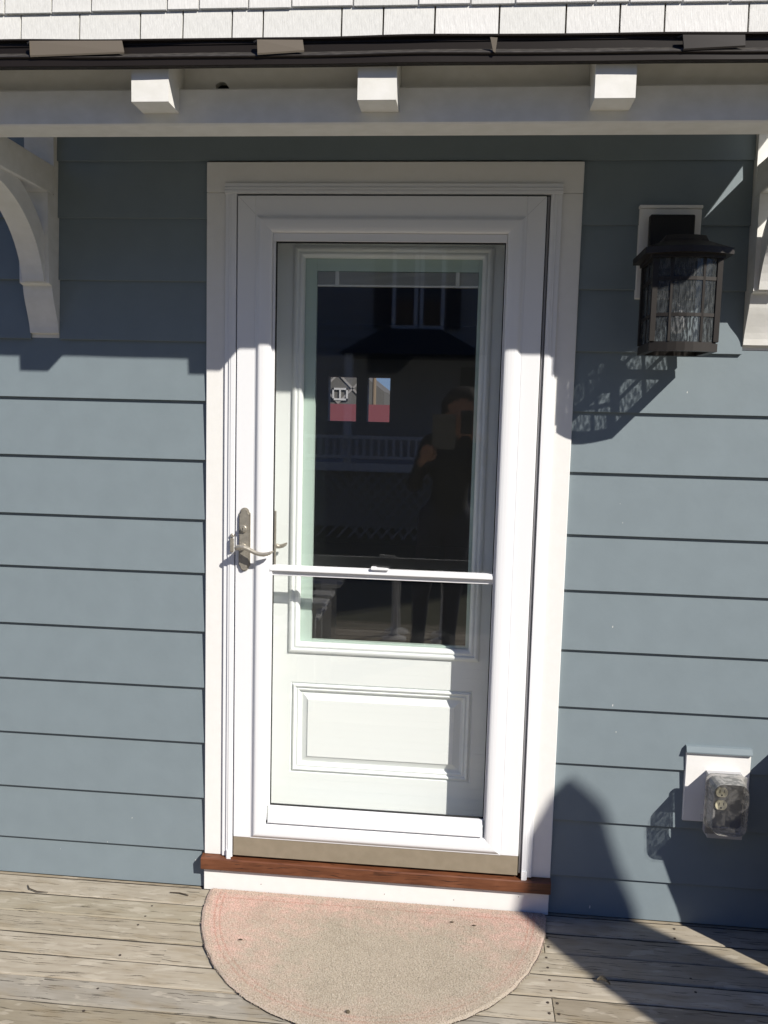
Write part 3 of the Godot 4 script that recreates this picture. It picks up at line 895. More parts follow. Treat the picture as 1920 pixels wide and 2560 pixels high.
func handle(d: Node) -> void:
	var h := Node3D.new()
	hang(h, "handle", d)
	h.set_meta("label", "satin nickel lever handle on a long arched plate with keyhole")
	# plate with a reeded border
	for lay in [[0.0, 0.0460, 0.0495], [0.0035, 0.0495, 0.0560]]:
		var st := ST()
		var p := PackedVector2Array()
		var i: float = lay[0]
		var cx := -0.4145
		var w := 0.0175 - i
		p.append_array([Vector2(cx - w, 1.048 + i), Vector2(cx - w, 1.206 - i), Vector2(cx - w + 0.004, 1.210 - i)])
		for k in 9:
			var a := PI - PI * k / 8.0
			p.append(Vector2(cx + cos(a) * (w - 0.004), 1.2105 - i + sin(a) * 0.0125))
		p.append_array([Vector2(cx + w - 0.004, 1.210 - i), Vector2(cx + w, 1.206 - i), Vector2(cx + w, 1.048 + i), Vector2(cx + w - 0.004, 1.044 + i)])
		for k in 9:
			var a := -PI * k / 8.0
			p.append(Vector2(cx + cos(a) * (w - 0.004), 1.0435 + i + sin(a) * 0.0125))
		p.append(Vector2(cx - w + 0.004, 1.044 + i))
		# drop points that fall on each other
		var clean := PackedVector2Array()
		for v in p:
			if clean.is_empty() or clean[-1].distance_to(v) > 0.0006:
				clean.append(v)
		prism(st, clean, 2, lay[1], lay[2])
		obj("plate", st, M.nickel, h)
	# beads of the reeded edge
	for k in 54:
		var y := 1.050 + k * 0.0029
		if y > 1.205:
			break
		for s in [-1.0, 1.0]:
			if s < 0.0 and k % 2 == 1:
				continue
			box("bead", Vector3(-0.4145 + s * 0.0162 - 0.0012, y - 0.0009, 0.0495), Vector3(-0.4145 + s * 0.0162 + 0.0012, y + 0.0009, 0.0512), M.nickel, h, 0.0)
	var kc := ST()
	ring_tube(kc, [Vector3(-0.4165, 1.1600, 0.0555), Vector3(-0.4165, 1.1600, 0.0610), Vector3(-0.4165, 1.1600, 0.0625)], [0.0115, 0.0112, 0.0095], 20)
	obj("lock_collar", kc, M.nickel, h)
	var ky := ST()
	ring_tube(ky, [Vector3(-0.4165, 1.1600, 0.0615), Vector3(-0.4165, 1.1600, 0.0650)], [0.0066, 0.0060], 16)
	obj("lock_cylinder", ky, M.nickel, h)
	box("keyhole", Vector3(-0.4173, 1.1560, 0.0646), Vector3(-0.4157, 1.1640, 0.0653), M.slot, h, 0.0)
	# lever: hub, neck, and an S-shaped grip that ends in a flattened tip
	var hub := ST()
	ring_tube(hub, [Vector3(-0.4185, 1.1050, 0.0555), Vector3(-0.4185, 1.1050, 0.0650), Vector3(-0.4185, 1.1050, 0.0840), Vector3(-0.4185, 1.1050, 0.0890)], [0.0120, 0.0090, 0.0088, 0.0065], 18)
	obj("hub", hub, M.nickel, h)
	var lv := ST()
	var P := [Vector3(-0.4345, 1.1035, 0.0840), Vector3(-0.4270, 1.1060, 0.0850), Vector3(-0.4170, 1.1085, 0.0860), Vector3(-0.4060, 1.1080, 0.0862), Vector3(-0.3950, 1.1040, 0.0862), Vector3(-0.3840, 1.0985, 0.0860), Vector3(-0.3720, 1.0930, 0.0855), Vector3(-0.3600, 1.0895, 0.0850), Vector3(-0.3480, 1.0885, 0.0842), Vector3(-0.3370, 1.0905, 0.0832), Vector3(-0.3270, 1.0945, 0.0820), Vector3(-0.3190, 1.1000, 0.0805)]
	ring_tube(lv, P, [0.0050, 0.0078, 0.0085, 0.0080, 0.0070, 0.0064, 0.0062, 0.0062, 0.0062, 0.0058, 0.0046, 0.0018], 14)
	obj("lever", lv, M.nickel, h, true)
	# inside plate and lever, seen past the edge of the stile through the glass
	box("inside_plate", Vector3(-0.3560, 1.0200, -0.0010), Vector3(-0.3282, 1.2120, 0.0075), M.nickel, h, 0.002)
	var il := ST()
	var Q := [Vector3(-0.3400, 1.1000, 0.0000), Vector3(-0.3400, 1.1000, -0.0240), Vector3(-0.3330, 1.0985, -0.0300), Vector3(-0.3240, 1.0975, -0.0310), Vector3(-0.3140, 1.1000, -0.0310), Vector3(-0.3060, 1.1050, -0.0300), Vector3(-0.3010, 1.1100, -0.0290)]
	ring_tube(il, Q, [0.0085, 0.0085, 0.0080, 0.0065, 0.0062, 0.0048, 0.0018], 12)
	obj("inside_lever", il, M.nickel, h, true)
	# lock button and strike on the fixed frame
	box("strike", Vector3(-0.4590, 1.0870, 0.0440), Vector3(-0.4478, 1.1290, 0.0520), M.nickel, h, 0.0015)
	var sb := ST()
	ring_tube(sb, [Vector3(-0.4530, 1.1370, 0.0430), Vector3(-0.4530, 1.1370, 0.0490), Vector3(-0.4530, 1.1370, 0.0505)], [0.0062, 0.0062, 0.0042], 14)
	obj("strike_screw", sb, M.nickel, h)

# ---------------------------------------------------------------- entry door
func entry_door() -> void:
	var d := thing("entry_door", "white panelled entry door with tall glass behind the storm door", "door")
	var E: Material = M.entry
	var z0 := -0.106
	var z1 := -0.062
	box("stile", Vector3(-0.4585, 0.1240, z0), Vector3(-0.2885, 2.0905, z1), E, d, 0.0)
	box("stile", Vector3(0.2865, 0.1240, z0), Vector3(0.4585, 2.0905, z1), E, d, 0.0)
	box("rail", Vector3(-0.2884, 1.9900, z0), Vector3(0.2864, 2.0905, z1), E, d, 0.0)
	box("rail", Vector3(-0.2884, 0.6605, z0), Vector3(0.2864, 0.7750, z1), E, d, 0.0)
	box("rail", Vector3(-0.2884, 0.1240, z0), Vector3(0.2864, 0.3635, z1), E, d, 0.0)
	# moulding round the glass
	var lite := Rect2(-0.2980, 0.7560, 0.6000, 1.2530)
	var mp := [Vector2(0.0, -0.0625), Vector2(0.0, -0.0585), Vector2(0.0020, -0.0555), Vector2(0.0060, -0.0530), Vector2(0.0105, -0.0518), Vector2(0.0140, -0.0525), Vector2(0.0155, -0.0560), Vector2(0.0185, -0.0565), Vector2(0.0200, -0.0545), Vector2(0.0240, -0.0535), Vector2(0.0280, -0.0550), Vector2(0.0315, -0.0600), Vector2(0.0335, -0.0660), Vector2(0.0335, -0.0780)]
	for k in 4:
		var st := ST()
		side(st, lite, mp, k)
		obj("glass_moulding", st, E, d)
	# raised panel below
	var pr := Rect2(-0.2884, 0.3635, 0.5748, 0.2970)
	var pp := [Vector2(0.0, z1), Vector2(0.0030, -0.0665), Vector2(0.0045, -0.0665), Vector2(0.0070, -0.0605), Vector2(0.0110, -0.0585), Vector2(0.0150, -0.0605), Vector2(0.0170, -0.0650), Vector2(0.0195, -0.0655), Vector2(0.0230, -0.0625), Vector2(0.0270, -0.0645), Vector2(0.0300, -0.0715), Vector2(0.0355, -0.0725), Vector2(0.0545, -0.0640), Vector2(0.0555, -0.0615)]
	var pn := ST()
	for k in 4:
		var st := ST()
		side(st, pr, pp, k)
		obj("panel_moulding", st, E, d)
	var f := pr.grow(-0.0555)
	bx(pn, Vector3(f.position.x, f.position.y, -0.10), Vector3(f.end.x, f.end.y, -0.0615), 0.0)
	obj("raised_panel", pn, E, d)
	box("panel_back", Vector3(-0.2884, 0.3635, -0.106), Vector3(0.2864, 0.6605, -0.101), E, d, 0.0)
	# insulated glass with a blind between the panes
	box("glass_pane", Vector3(-0.2680, 0.7880, -0.0780), Vector3(0.2710, 1.9770, -0.0740), M.glass_green, d, 0.0)
	box("spacer", Vector3(-0.2870, 0.7760, -0.0960), Vector3(-0.2295, 1.9890, -0.0800), M.spacer, d, 0.0)
	box("spacer", Vector3(0.2585, 0.7760, -0.0960), Vector3(0.2860, 1.9890, -0.0800), M.spacer, d, 0.0)
	box("spacer", Vector3(-0.2290, 1.9390, -0.0960), Vector3(0.2580, 1.9890, -0.0800), M.spacer, d, 0.0)
	box("spacer", Vector3(-0.2290, 0.7760, -0.0960), Vector3(0.2580, 0.7960, -0.0800), M.spacer, d, 0.0)
	var b := Node3D.new()
	hang(b, "raised_blind", d)
	for k in 11:
		box("slat", Vector3(-0.2285, 1.9010 + k * 0.0034, -0.0945), Vector3(0.2575, 1.9024 + k * 0.0034, -0.0830), M.blind, b, 0.0)
	box("bottom_bar", Vector3(-0.2285, 1.8945, -0.0945), Vector3(0.2575, 1.8995, -0.0825), mat(0.8, 0.84, 0.82, 0.5), b, 0.0)
	for x in [-0.168, 0.196]:
		box("ladder_cord", Vector3(x - 0.006, 1.8935, -0.0823), Vector3(x + 0.006, 1.9385, -0.0812), mat(0.7, 0.74, 0.72, 0.8), b, 0.0)

# ---------------------------------------------------------------- lantern
func plan(g: float) -> PackedVector2Array:
	# D-shaped plan of the lantern, grown by g: back left, round the bowed front, back right
	var p := PackedVector2Array([Vector2(0.712 - g, 0.072 - g * 0.4), Vector2(0.711 - g, 0.224 + g * 0.5)])
	for k in range(1, 8):
		var t := k / 8.0
		p.append(Vector2(lerpf(0.711 - g, 0.873 + g, t), 0.224 + g * 0.5 + (0.016 + g * 0.55) * sin(PI * t)))
	p.append(Vector2(0.873 + g, 0.224 + g * 0.5))
	p.append(Vector2(0.873 + g, 0.072 - g * 0.4))
	return p

func lantern() -> void:
	var l := thing("wall_lantern", "black wall lantern with rippled glass panes on a white mounting block", "lantern")
	var B: Material = M.bronze
	var bl := box("mounting_block", Vector3(0.6985, 1.8530, 0.0080), Vector3(0.8660, 2.0985, 0.0355), M.trim, l, 0.0015)
	box("block_cap", Vector3(0.6965, 2.0990, 0.0080), Vector3(0.8680, 2.1080, 0.0400), M.trim, bl, 0.0015)
	box("back_plate", Vector3(0.7230, 1.8750, 0.0360), Vector3(0.8440, 2.0780, 0.0600), M.dark_metal, l, 0.003)
	box("mounting_arm", Vector3(0.765, 1.965, 0.0605), Vector3(0.815, 2.005, 0.1300), M.dark_metal, l, 0.003)
	# base
	var st := ST()
	# an open ring: light falls out at the bottom
	for lay in [[0.006, -0.010, 1.6925, 1.7135], [0.002, -0.008, 1.7138, 1.7172]]:
		var po := plan(lay[0])
		var pi := plan(lay[1])
		for i in po.size():
			var j := (i + 1) % po.size()
			var cs := [[po[i], lay[2]], [po[i], lay[3]], [pi[i], lay[3]], [pi[i], lay[2]]]
			var ce := [[po[j], lay[2]], [po[j], lay[3]], [pi[j], lay[3]], [pi[j], lay[2]]]
			var mid: Vector2 = (po[i] + po[j]) * 0.5 - Vector2(0.792, 0.150)
			var outs := [Vector3(mid.x, 0, mid.y), Vector3.UP, Vector3(-mid.x, 0, -mid.y), Vector3.DOWN]
			for k in 4:
				var k2 := (k + 1) % 4
				quad(st, Vector3(cs[k][0].x, cs[k][1], cs[k][0].y), Vector3(cs[k2][0].x, cs[k2][1], cs[k2][0].y), Vector3(ce[k2][0].x, ce[k2][1], ce[k2][0].y), Vector3(ce[k][0].x, ce[k][1], ce[k][0].y), outs[k])
	obj("base", st, B, l)
	# brim and roof
	var br := ST()
	prism(br, plan(0.030), 1, 1.9390, 1.9550)
	prism(br, plan(0.012), 1, 1.9300, 1.9398)
	obj("brim", br, B, l)
	var rf := ST()
	var A := plan(0.029)
	var C := Vector2(0.792, 0.150)
	for lay in [[1.0, 1.9542, 0.52, 1.9800], [0.52, 1.9800, 0.46, 1.9950]]:
		for i in A.size():
			var a := A[i]
			var b := A[(i + 1) % A.size()]
			var a0: Vector2 = C + (a - C) * lay[0]
			var b0: Vector2 = C + (b - C) * lay[0]
			var a1: Vector2 = C + (a - C) * lay[2]
			var b1: Vector2 = C + (b - C) * lay[2]
			quad(rf, Vector3(a0.x, lay[1], a0.y), Vector3(b0.x, lay[1], b0.y), Vector3(b1.x, lay[3], b1.y), Vector3(a1.x, lay[3], a1.y), Vector3(a.x - C.x, 0.05, a.y - C.y))
	var cap := PackedVector2Array()
	for a in A:
		cap.append(C + (a - C) * 0.46)
	prism(rf, cap, 1, 1.9900, 1.9952)
	obj("roof", rf, B, l)
	# posts at the corners and along the bow, two belts of muntins
	var P := plan(0.0)
	for i in [0, 1, 3, 7, 9, 10]:
		var w := 0.0072 if i in [0, 1, 9, 10] else 0.0036
		box("post", Vector3(P[i].x - w, 1.7170, P[i].y - w), Vector3(P[i].x + w, 1.9298, P[i].y + w), B, l, 0.001)
	for sx in [0, 10]:
		box("post", Vector3(P[sx].x - 0.003, 1.7170, 0.144), Vector3(P[sx].x + 0.003, 1.9298, 0.150), B, l, 0.0005)
	for y in [1.786, 1.878]:
		for i in P.size() - 1:
			var m := ST()
			var a := P[i]
			var b := P[i + 1]
			var n := Vector2(b.y - a.y, a.x - b.x).normalized() * -0.0030
			prism(m, PackedVector2Array([a + n, b + n, b - n, a - n]), 1, y - 0.0045, y + 0.0045)
			obj("muntin", m, B, l)
	# rippled panes
	for i in P.size() - 1:
		var g := ST()
		var a := P[i]
		var b := P[i + 1]
		var n := Vector2(b.y - a.y, a.x - b.x).normalized() * 0.0012
		prism(g, PackedVector2Array([a + n, b + n, b - n, a - n]), 1, 1.7172, 1.9298)
		obj("pane", g, M.seeded, l)
	# lamp holder and bulb
	var bh := ST()
	lathe(bh, [Vector2(0.0, 1.88), Vector2(0.018, 1.88), Vector2(0.018, 1.83), Vector2(0.0, 1.83)].map(func(v): return Vector2(v.x, v.y)), Vector3(0.79, 0, 0.15), 16)
	bx(bh, Vector3(0.786, 1.88, 0.146), Vector3(0.794, 1.93, 0.154))
	obj("lamp_holder", bh, B, l)
	var bb := ST()
	lathe(bb, [Vector2(0.0, 1.745), Vector2(0.014, 1.748), Vector2(0.026, 1.760), Vector2(0.030, 1.778), Vector2(0.025, 1.800), Vector2(0.014, 1.822), Vector2(0.013, 1.830), Vector2(0.0, 1.8302)], Vector3(0.79, 0, 0.15), 18)
	obj("bulb", bb, mat(0.75, 0.76, 0.78, 0.15), l, true)

# ---------------------------------------------------------------- outlet
func outlet() -> void:
	var o := thing("power_outlet", "double power outlet under a clear bubble cover on a white block", "outlet")
	var bl := box("mounting_block", Vector3(0.9205, 0.3280, 0.0100), Vector3(1.1060, 0.5400, 0.0300), M.trim, o, 0.0015)
	var cs := ST()
	prism(cs, PackedVector2Array([Vector2(0.010, 0.5402), Vector2(0.0385, 0.5402), Vector2(0.0390, 0.5440), Vector2(0.0320, 0.5590), Vector2(0.010, 0.5600)]), 0, 0.9190, 1.1075)
	obj("block_cap", cs, M.siding, bl)
	# grey weatherproof box
	var bs := ST()
	var hollow := PackedVector2Array([Vector2(0.9800, 0.3050), Vector2(1.0780, 0.3050), Vector2(1.0780, 0.4880), Vector2(0.9800, 0.4880)])
	prism(bs, hollow, 2, 0.0302, 0.0840)
	obj("box", bs, mat(0.42, 0.42, 0.43, 0.5), o)
	box("cover_frame", Vector3(0.9700, 0.3200, 0.0842), Vector3(1.0800, 0.4960, 0.0900), M.grey_plastic, o, 0.002)
	for y in [0.4490, 0.4110]:
		var r := ST()
		var p := PackedVector2Array()
		for k in 20:
			var a := TAU * k / 20.0
			p.append(Vector2(1.010 + cos(a) * 0.0165, y + clampf(sin(a) * 0.0165, -0.0135, 0.0135)))
		var cl := PackedVector2Array()
		for v in p:
			if cl.is_empty() or cl[-1].distance_to(v) > 0.0004:
				cl.append(v)
		prism(r, cl, 2, 0.0902, 0.0950)
		var rec := obj("receptacle", r, M.ivory, o)
		box("slot", Vector3(1.0030, y - 0.001, 0.0951), Vector3(1.0048, y + 0.008, 0.0955), M.slot, rec, 0.0)
		box("slot", Vector3(1.0152, y, 0.0951), Vector3(1.0170, y + 0.008, 0.0955), M.slot, rec, 0.0)
		box("slot", Vector3(1.0075, y - 0.0100, 0.0951), Vector3(1.0125, y - 0.0055, 0.0955), M.slot, rec, 0.0)
	# bubble: rings of rounded rectangles
	var c := ST()
	var rings := []
	for q in [[0.0900, 0.0520, 0.0790, 0.014], [0.0920, 0.0550, 0.0825, 0.018], [0.0980, 0.0550, 0.0825, 0.018], [0.1000, 0.0510, 0.0785, 0.020], [0.1300, 0.0495, 0.0770, 0.024], [0.1560, 0.0480, 0.0755, 0.026], [0.1660, 0.0455, 0.0730, 0.028], [0.1700, 0.0405, 0.0680, 0.028]]:
		rings.append(round_rect(Vector2(1.018, 0.4230), q[1], q[2], q[3], q[0]))
	var fc := ST()
	for i in rings.size() - 1:
		for k in rings[i].size():
			var k2: int = (k + 1) % rings[i].size()
			quad(c if i < 5 else fc, rings[i][k], rings[i][k2], rings[i + 1][k2], rings[i + 1][k], rings[i][k] - Vector3(1.018, 0.423, 0.10))
	obj("cover_side", c, M.milky_plastic, o, true)
	var last: Array = rings[-1]
	for k in last.size():
		tri(fc, Vector3(1.018, 0.423, 0.1705), last[k], last[(k + 1) % last.size()], Vector3(0, 0, 1))
	obj("cover_face", fc, M.clear_plastic, o)
	for q in [[0.958, 0.372], [1.077, 0.455]]:
		box("cover_catch", Vector3(q[0] - 0.005, q[1] - 0.009, 0.0920), Vector3(q[0] + 0.005, q[1] + 0.009, 0.1060), M.clear_plastic, o, 0.002)

func round_rect(c: Vector2, hx: float, hy: float, r: float, z: float) -> Array:
	var p := []
	for q in [[1, 1, 0.0], [-1, 1, 0.5], [-1, -1, 1.0], [1, -1, 1.5]]:
		for k in 5:
			var a: float = PI * (q[2] + 0.5 * k / 4.0)
			p.append(Vector3(c.x + q[0] * (hx - r) + cos(a) * r, c.y + q[1] * (hy - r) + sin(a) * r, z))
	return p

# ---------------------------------------------------------------- mat
func door_mat() -> void:
	var W := 1024
	var H := 576
	var im := Image.create(W, H, false, Image.FORMAT_RGB8)
	var n1 := FastNoiseLite.new()
	n1.seed = 201
	n1.frequency = 0.006
	n1.fractal_octaves = 4
	var n2 := FastNoiseLite.new()
	n2.seed = 202
	n2.frequency = 0.2
	n2.fractal_octaves = 2
	var n3 := FastNoiseLite.new()
	n3.seed = 203
	n3.frequency = 0.035
	n3.fractal_octaves = 3
	var beige := lin(0.395, 0.345, 0.275)
	var pink := lin(0.565, 0.385, 0.325)
	var dirt := lin(0.300, 0.258, 0.200)
	var edge := lin(0.42, 0.365, 0.29)
	for y in H:
		for x in W:
			var u := (x + 0.5) / W * 2.0 - 1.0
			var v := (y + 0.5) / H
			var rr := sqrt(u * u + v * v)
			var a := n1.get_noise_2d(x, y)
			var b := n3.get_noise_2d(x * 0.5, y)
			var g := n2.get_noise_2d(x, y)
			# dye that has survived along the straight edge and at both ends, worn away where feet go
			var worn := Vector2((u - 0.10) / 0.78, (v - 0.52) / 0.42).length()
			var p := clampf((worn - 0.60) * 1.3 + a * 0.45 + b * 0.3, 0.0, 1.0) * clampf(1.5 - v * 1.1 - maxf(u, 0.0) * 0.35, 0.0, 1.0)
			var c := beige.lerp(pink, p * (0.65 + 0.35 * clampf(b * 2.0 + g + 0.5, 0.0, 1.0)))
			c = c.lerp(dirt, clampf(-a * 0.5 + b * 0.35 - 0.05, 0.0, 0.35))
			# printed border lines
			var bl := minf(absf(rr - 0.93), minf(absf(rr - 0.90), absf(v - 0.075) if absf(u) < 0.93 else 1.0))
			if bl < 0.006 and g > -0.25:
				c = c.lerp(lin(0.40, 0.16, 0.12), 0.35 * clampf(worn - 0.4, 0.0, 1.0))
			if rr > 0.955 or v < 0.035:
				c = c.lerp(edge, 0.4)
			# scribbled print lines left in the pile
			if absf(b) < 0.025 and p > 0.12:
				c = c.lerp(lin(0.36, 0.15, 0.12), 0.25 * p)
			c = c.lerp(dirt.darkened(0.2), clampf(g * 1.0 - 0.05, 0.0, 0.5))
			c = c.lightened(clampf(-g * 0.22, 0.0, 0.16))
			im.set_pixel(x, y, c)
	var m := StandardMaterial3D.new()
	m.albedo_texture = ImageTexture.create_from_image(im)
	m.roughness = 1.0
	m.metallic_specular = 0.15
	m.texture_repeat = false
	var nt := noise_tex(207, 0.4, Color.BLACK, Color.WHITE, 1024, 2)
	nt.color_ramp = null
	m.heightmap_enabled = true
	m.heightmap_texture = nt
	m.heightmap_scale = 0.1
	var t := thing("door_mat", "worn half-round door mat in faded pink and beige lying before the sill", "door mat")
	var st := ST()
	var c := Vector3(0.0070, 0.0, 0.0420)
	var nseg := 72
	var rim := []
	for k in nseg + 1:
		var an := PI * k / nseg
		var wob := 1.0 + 0.0025 * sin(k * 1.7) + 0.0016 * sin(k * 3.9)
		rim.append(Vector2(-cos(an) * 0.522 * wob, sin(an) * 0.590 * wob))
	var rings := [0.0, 0.25, 0.5, 0.75, 0.93, 0.985, 1.0]
	for r in rings.size() - 1:
		for k in nseg:
			var q := []
			for e in [[r, k], [r, k + 1], [r + 1, k + 1], [r + 1, k]]:
				var p: Vector2 = rim[e[1]] * rings[e[0]]
				var yy := 0.0085 + 0.0012 * sin(p.x * 7.0 + 1.0) * sin(p.y * 6.0)
				if e[0] == rings.size() - 1:
					yy -= 0.0022
				q.append([c + Vector3(p.x, yy, p.y), Vector2(p.x / 0.522 * 0.5 + 0.5, p.y / 0.590)])
			for tr in [[0, 1, 2], [0, 2, 3]]:
				var va: Vector3 = q[tr[0]][0]
				var vb: Vector3 = q[tr[1]][0]
				var vc: Vector3 = q[tr[2]][0]
				var od: Array = tr if (vc - va).cross(vb - va).y >= 0.0 else [tr[0], tr[2], tr[1]]
				for i in od:
					st.set_uv(q[i][1])
					st.add_vertex(q[i][0])
	obj("pile", st, m, t)
	# cut pile: short tufts all over, frayed along the edge
	var tm := ST()
	for k in 3:
		var a0 := TAU * k / 3.0
		var a1 := TAU * (k + 1) / 3.0
		tri(tm, Vector3(cos(a0) * 0.0019, 0, sin(a0) * 0.0019), Vector3(cos(a1) * 0.0019, 0, sin(a1) * 0.0019), Vector3(0, 0.0026, 0), Vector3(cos((a0 + a1) * 0.5), 0.3, sin((a0 + a1) * 0.5)))
	tm.generate_normals()
	var fm := StandardMaterial3D.new()
	fm.vertex_color_use_as_albedo = true
	fm.roughness = 1.0
	fm.metallic_specular = 0.1
	var tuft := tm.commit()
	var spots := []
	var zz := 0.002
	while zz < 0.592:
		var xx := -0.525
		while xx < 0.525:
			var q := Vector2(xx + rng.randf_range(-0.0018, 0.0018), zz + rng.randf_range(-0.0018, 0.0018))
			var rr := Vector2(q.x / 0.522, q.y / 0.590).length()
			if q.y > 0.0 and rr < 1.0 + rng.randf_range(-0.004, 0.003):
				spots.append(q)
			xx += 0.0036
		zz += 0.0036
	var mm := MultiMesh.new()
	mm.transform_format = MultiMesh.TRANSFORM_3D
	mm.use_colors = true
	mm.mesh = tuft
	mm.instance_count = spots.size()
	for k in spots.size():
		var q: Vector2 = spots[k]
		var col := im.get_pixel(clampi(int((q.x / 0.522 * 0.5 + 0.5) * W), 0, W - 1), clampi(int(q.y / 0.590 * H), 0, H - 1)).srgb_to_linear()
		var f := rng.randf_range(0.90, 1.12)
		var yy := 0.0080 + 0.0012 * sin(q.x * 7.0 + 1.0) * sin(q.y * 6.0)
		if Vector2(q.x / 0.522, q.y / 0.590).length() > 0.985:
			yy -= 0.003
		var bs := Basis.from_euler(Vector3(rng.randf_range(-0.3, 0.3), rng.randf() * TAU, rng.randf_range(-0.3, 0.3))).scaled(Vector3.ONE * rng.randf_range(0.8, 1.3))
		mm.set_instance_transform(k, Transform3D(bs, c + Vector3(q.x, yy, q.y)))
		mm.set_instance_color(k, Color(col.r * f, col.g * f, col.b * f))
	var mi := MultiMeshInstance3D.new()
	mi.multimesh = mm
	mi.material_override = fm
	hang(mi, "pile_tufts", t)
	mi.set_meta("kind", "stuff")
	# rubber backing that shows as a dark edge
	var bk := ST()
	var poly := PackedVector2Array()
	for k in nseg + 1:
		poly.append(Vector2(c.x, c.z) + rim[k] * 0.9985)
	prism(bk, poly, 1, 0.0020, 0.0060)
	obj("backing", bk, mat(0.03, 0.022, 0.018, 0.9), t)

func litter() -> void:
	var tw := mat(0.05, 0.035, 0.022, 0.9)
	for q in [["thin dark curved twig lying on the deck near the wall, farthest from the door", [Vector3(-1.092, 0.004, 0.095), Vector3(-1.075, 0.006, 0.118), Vector3(-1.045, 0.005, 0.128), Vector3(-1.010, 0.004, 0.127)]], ["thin straight twig on the deck beside the mat and the white riser", [Vector3(-0.637, 0.004, 0.075), Vector3(-0.605, 0.005, 0.076), Vector3(-0.575, 0.004, 0.084)]]]:
		var st := ST()
		ring_tube(st, q[1], [0.0012, 0.0018, 0.0016, 0.0008].slice(0, q[1].size()), 6)
		tag(obj("twig", st, tw), q[0], "twig")
	# curled dry leaf at the edge of the shadow, and a crumb of dirt on the mat
	var lf := ST()
	for i in 6:
		for j in 4:
			var q := []
			for e in [[i, j], [i + 1, j], [i + 1, j + 1], [i, j + 1]]:
				var t: float = e[0] / 6.0
				var s: float = e[1] / 4.0 * 2.0 - 1.0
				var w := 0.010 * sin(PI * clampf(t, 0.04, 0.96))
				q.append(Vector3(0.640 + t * 0.034, 0.004 + 0.008 * sin(PI * t) + 0.006 * s * s, 0.345 + s * w + 0.012 * t * t))
			quad(lf, q[0], q[1], q[2], q[3], Vector3.UP)
	tag(obj("dry_leaf", lf, mat(0.16, 0.13, 0.08, 0.8)), "small curled dry leaf on the deck at the shadow edge right of the mat", "leaf")
	var cr := ST()
	lathe(cr, [Vector2(0.0, 0.0095), Vector2(0.006, 0.010), Vector2(0.0055, 0.013), Vector2(0.0, 0.014)], Vector3(-0.008, 0, 0.560), 7)
	tag(obj("dirt_crumb", cr, mat(0.10, 0.08, 0.05, 0.95)), "small brown crumb of dirt near the rounded edge of the mat", "dirt")
	for q in [[-0.352, 0.300, 0.0, "tiny dark fleck on the pink part of the mat, at its left"], [0.246, 0.130, 0.2, "tiny dark fleck on the mat near the sill, nearer its middle"], [0.312, 0.140, 0.1, "tiny dark fleck on the mat near the sill, nearer its end"]]:
		var st := ST()
		ring_tube(st, [Vector3(q[0] - 0.006, 0.0115, q[1]), Vector3(q[0], 0.0125, q[1] + q[2] * 0.01), Vector3(q[0] + 0.006, 0.0115, q[1])], [0.0012, 0.0022, 0.0012], 6)
		tag(obj("crumb", st, mat(0.06, 0.045, 0.03, 0.95)), q[3], "dirt", "flecks on the mat")

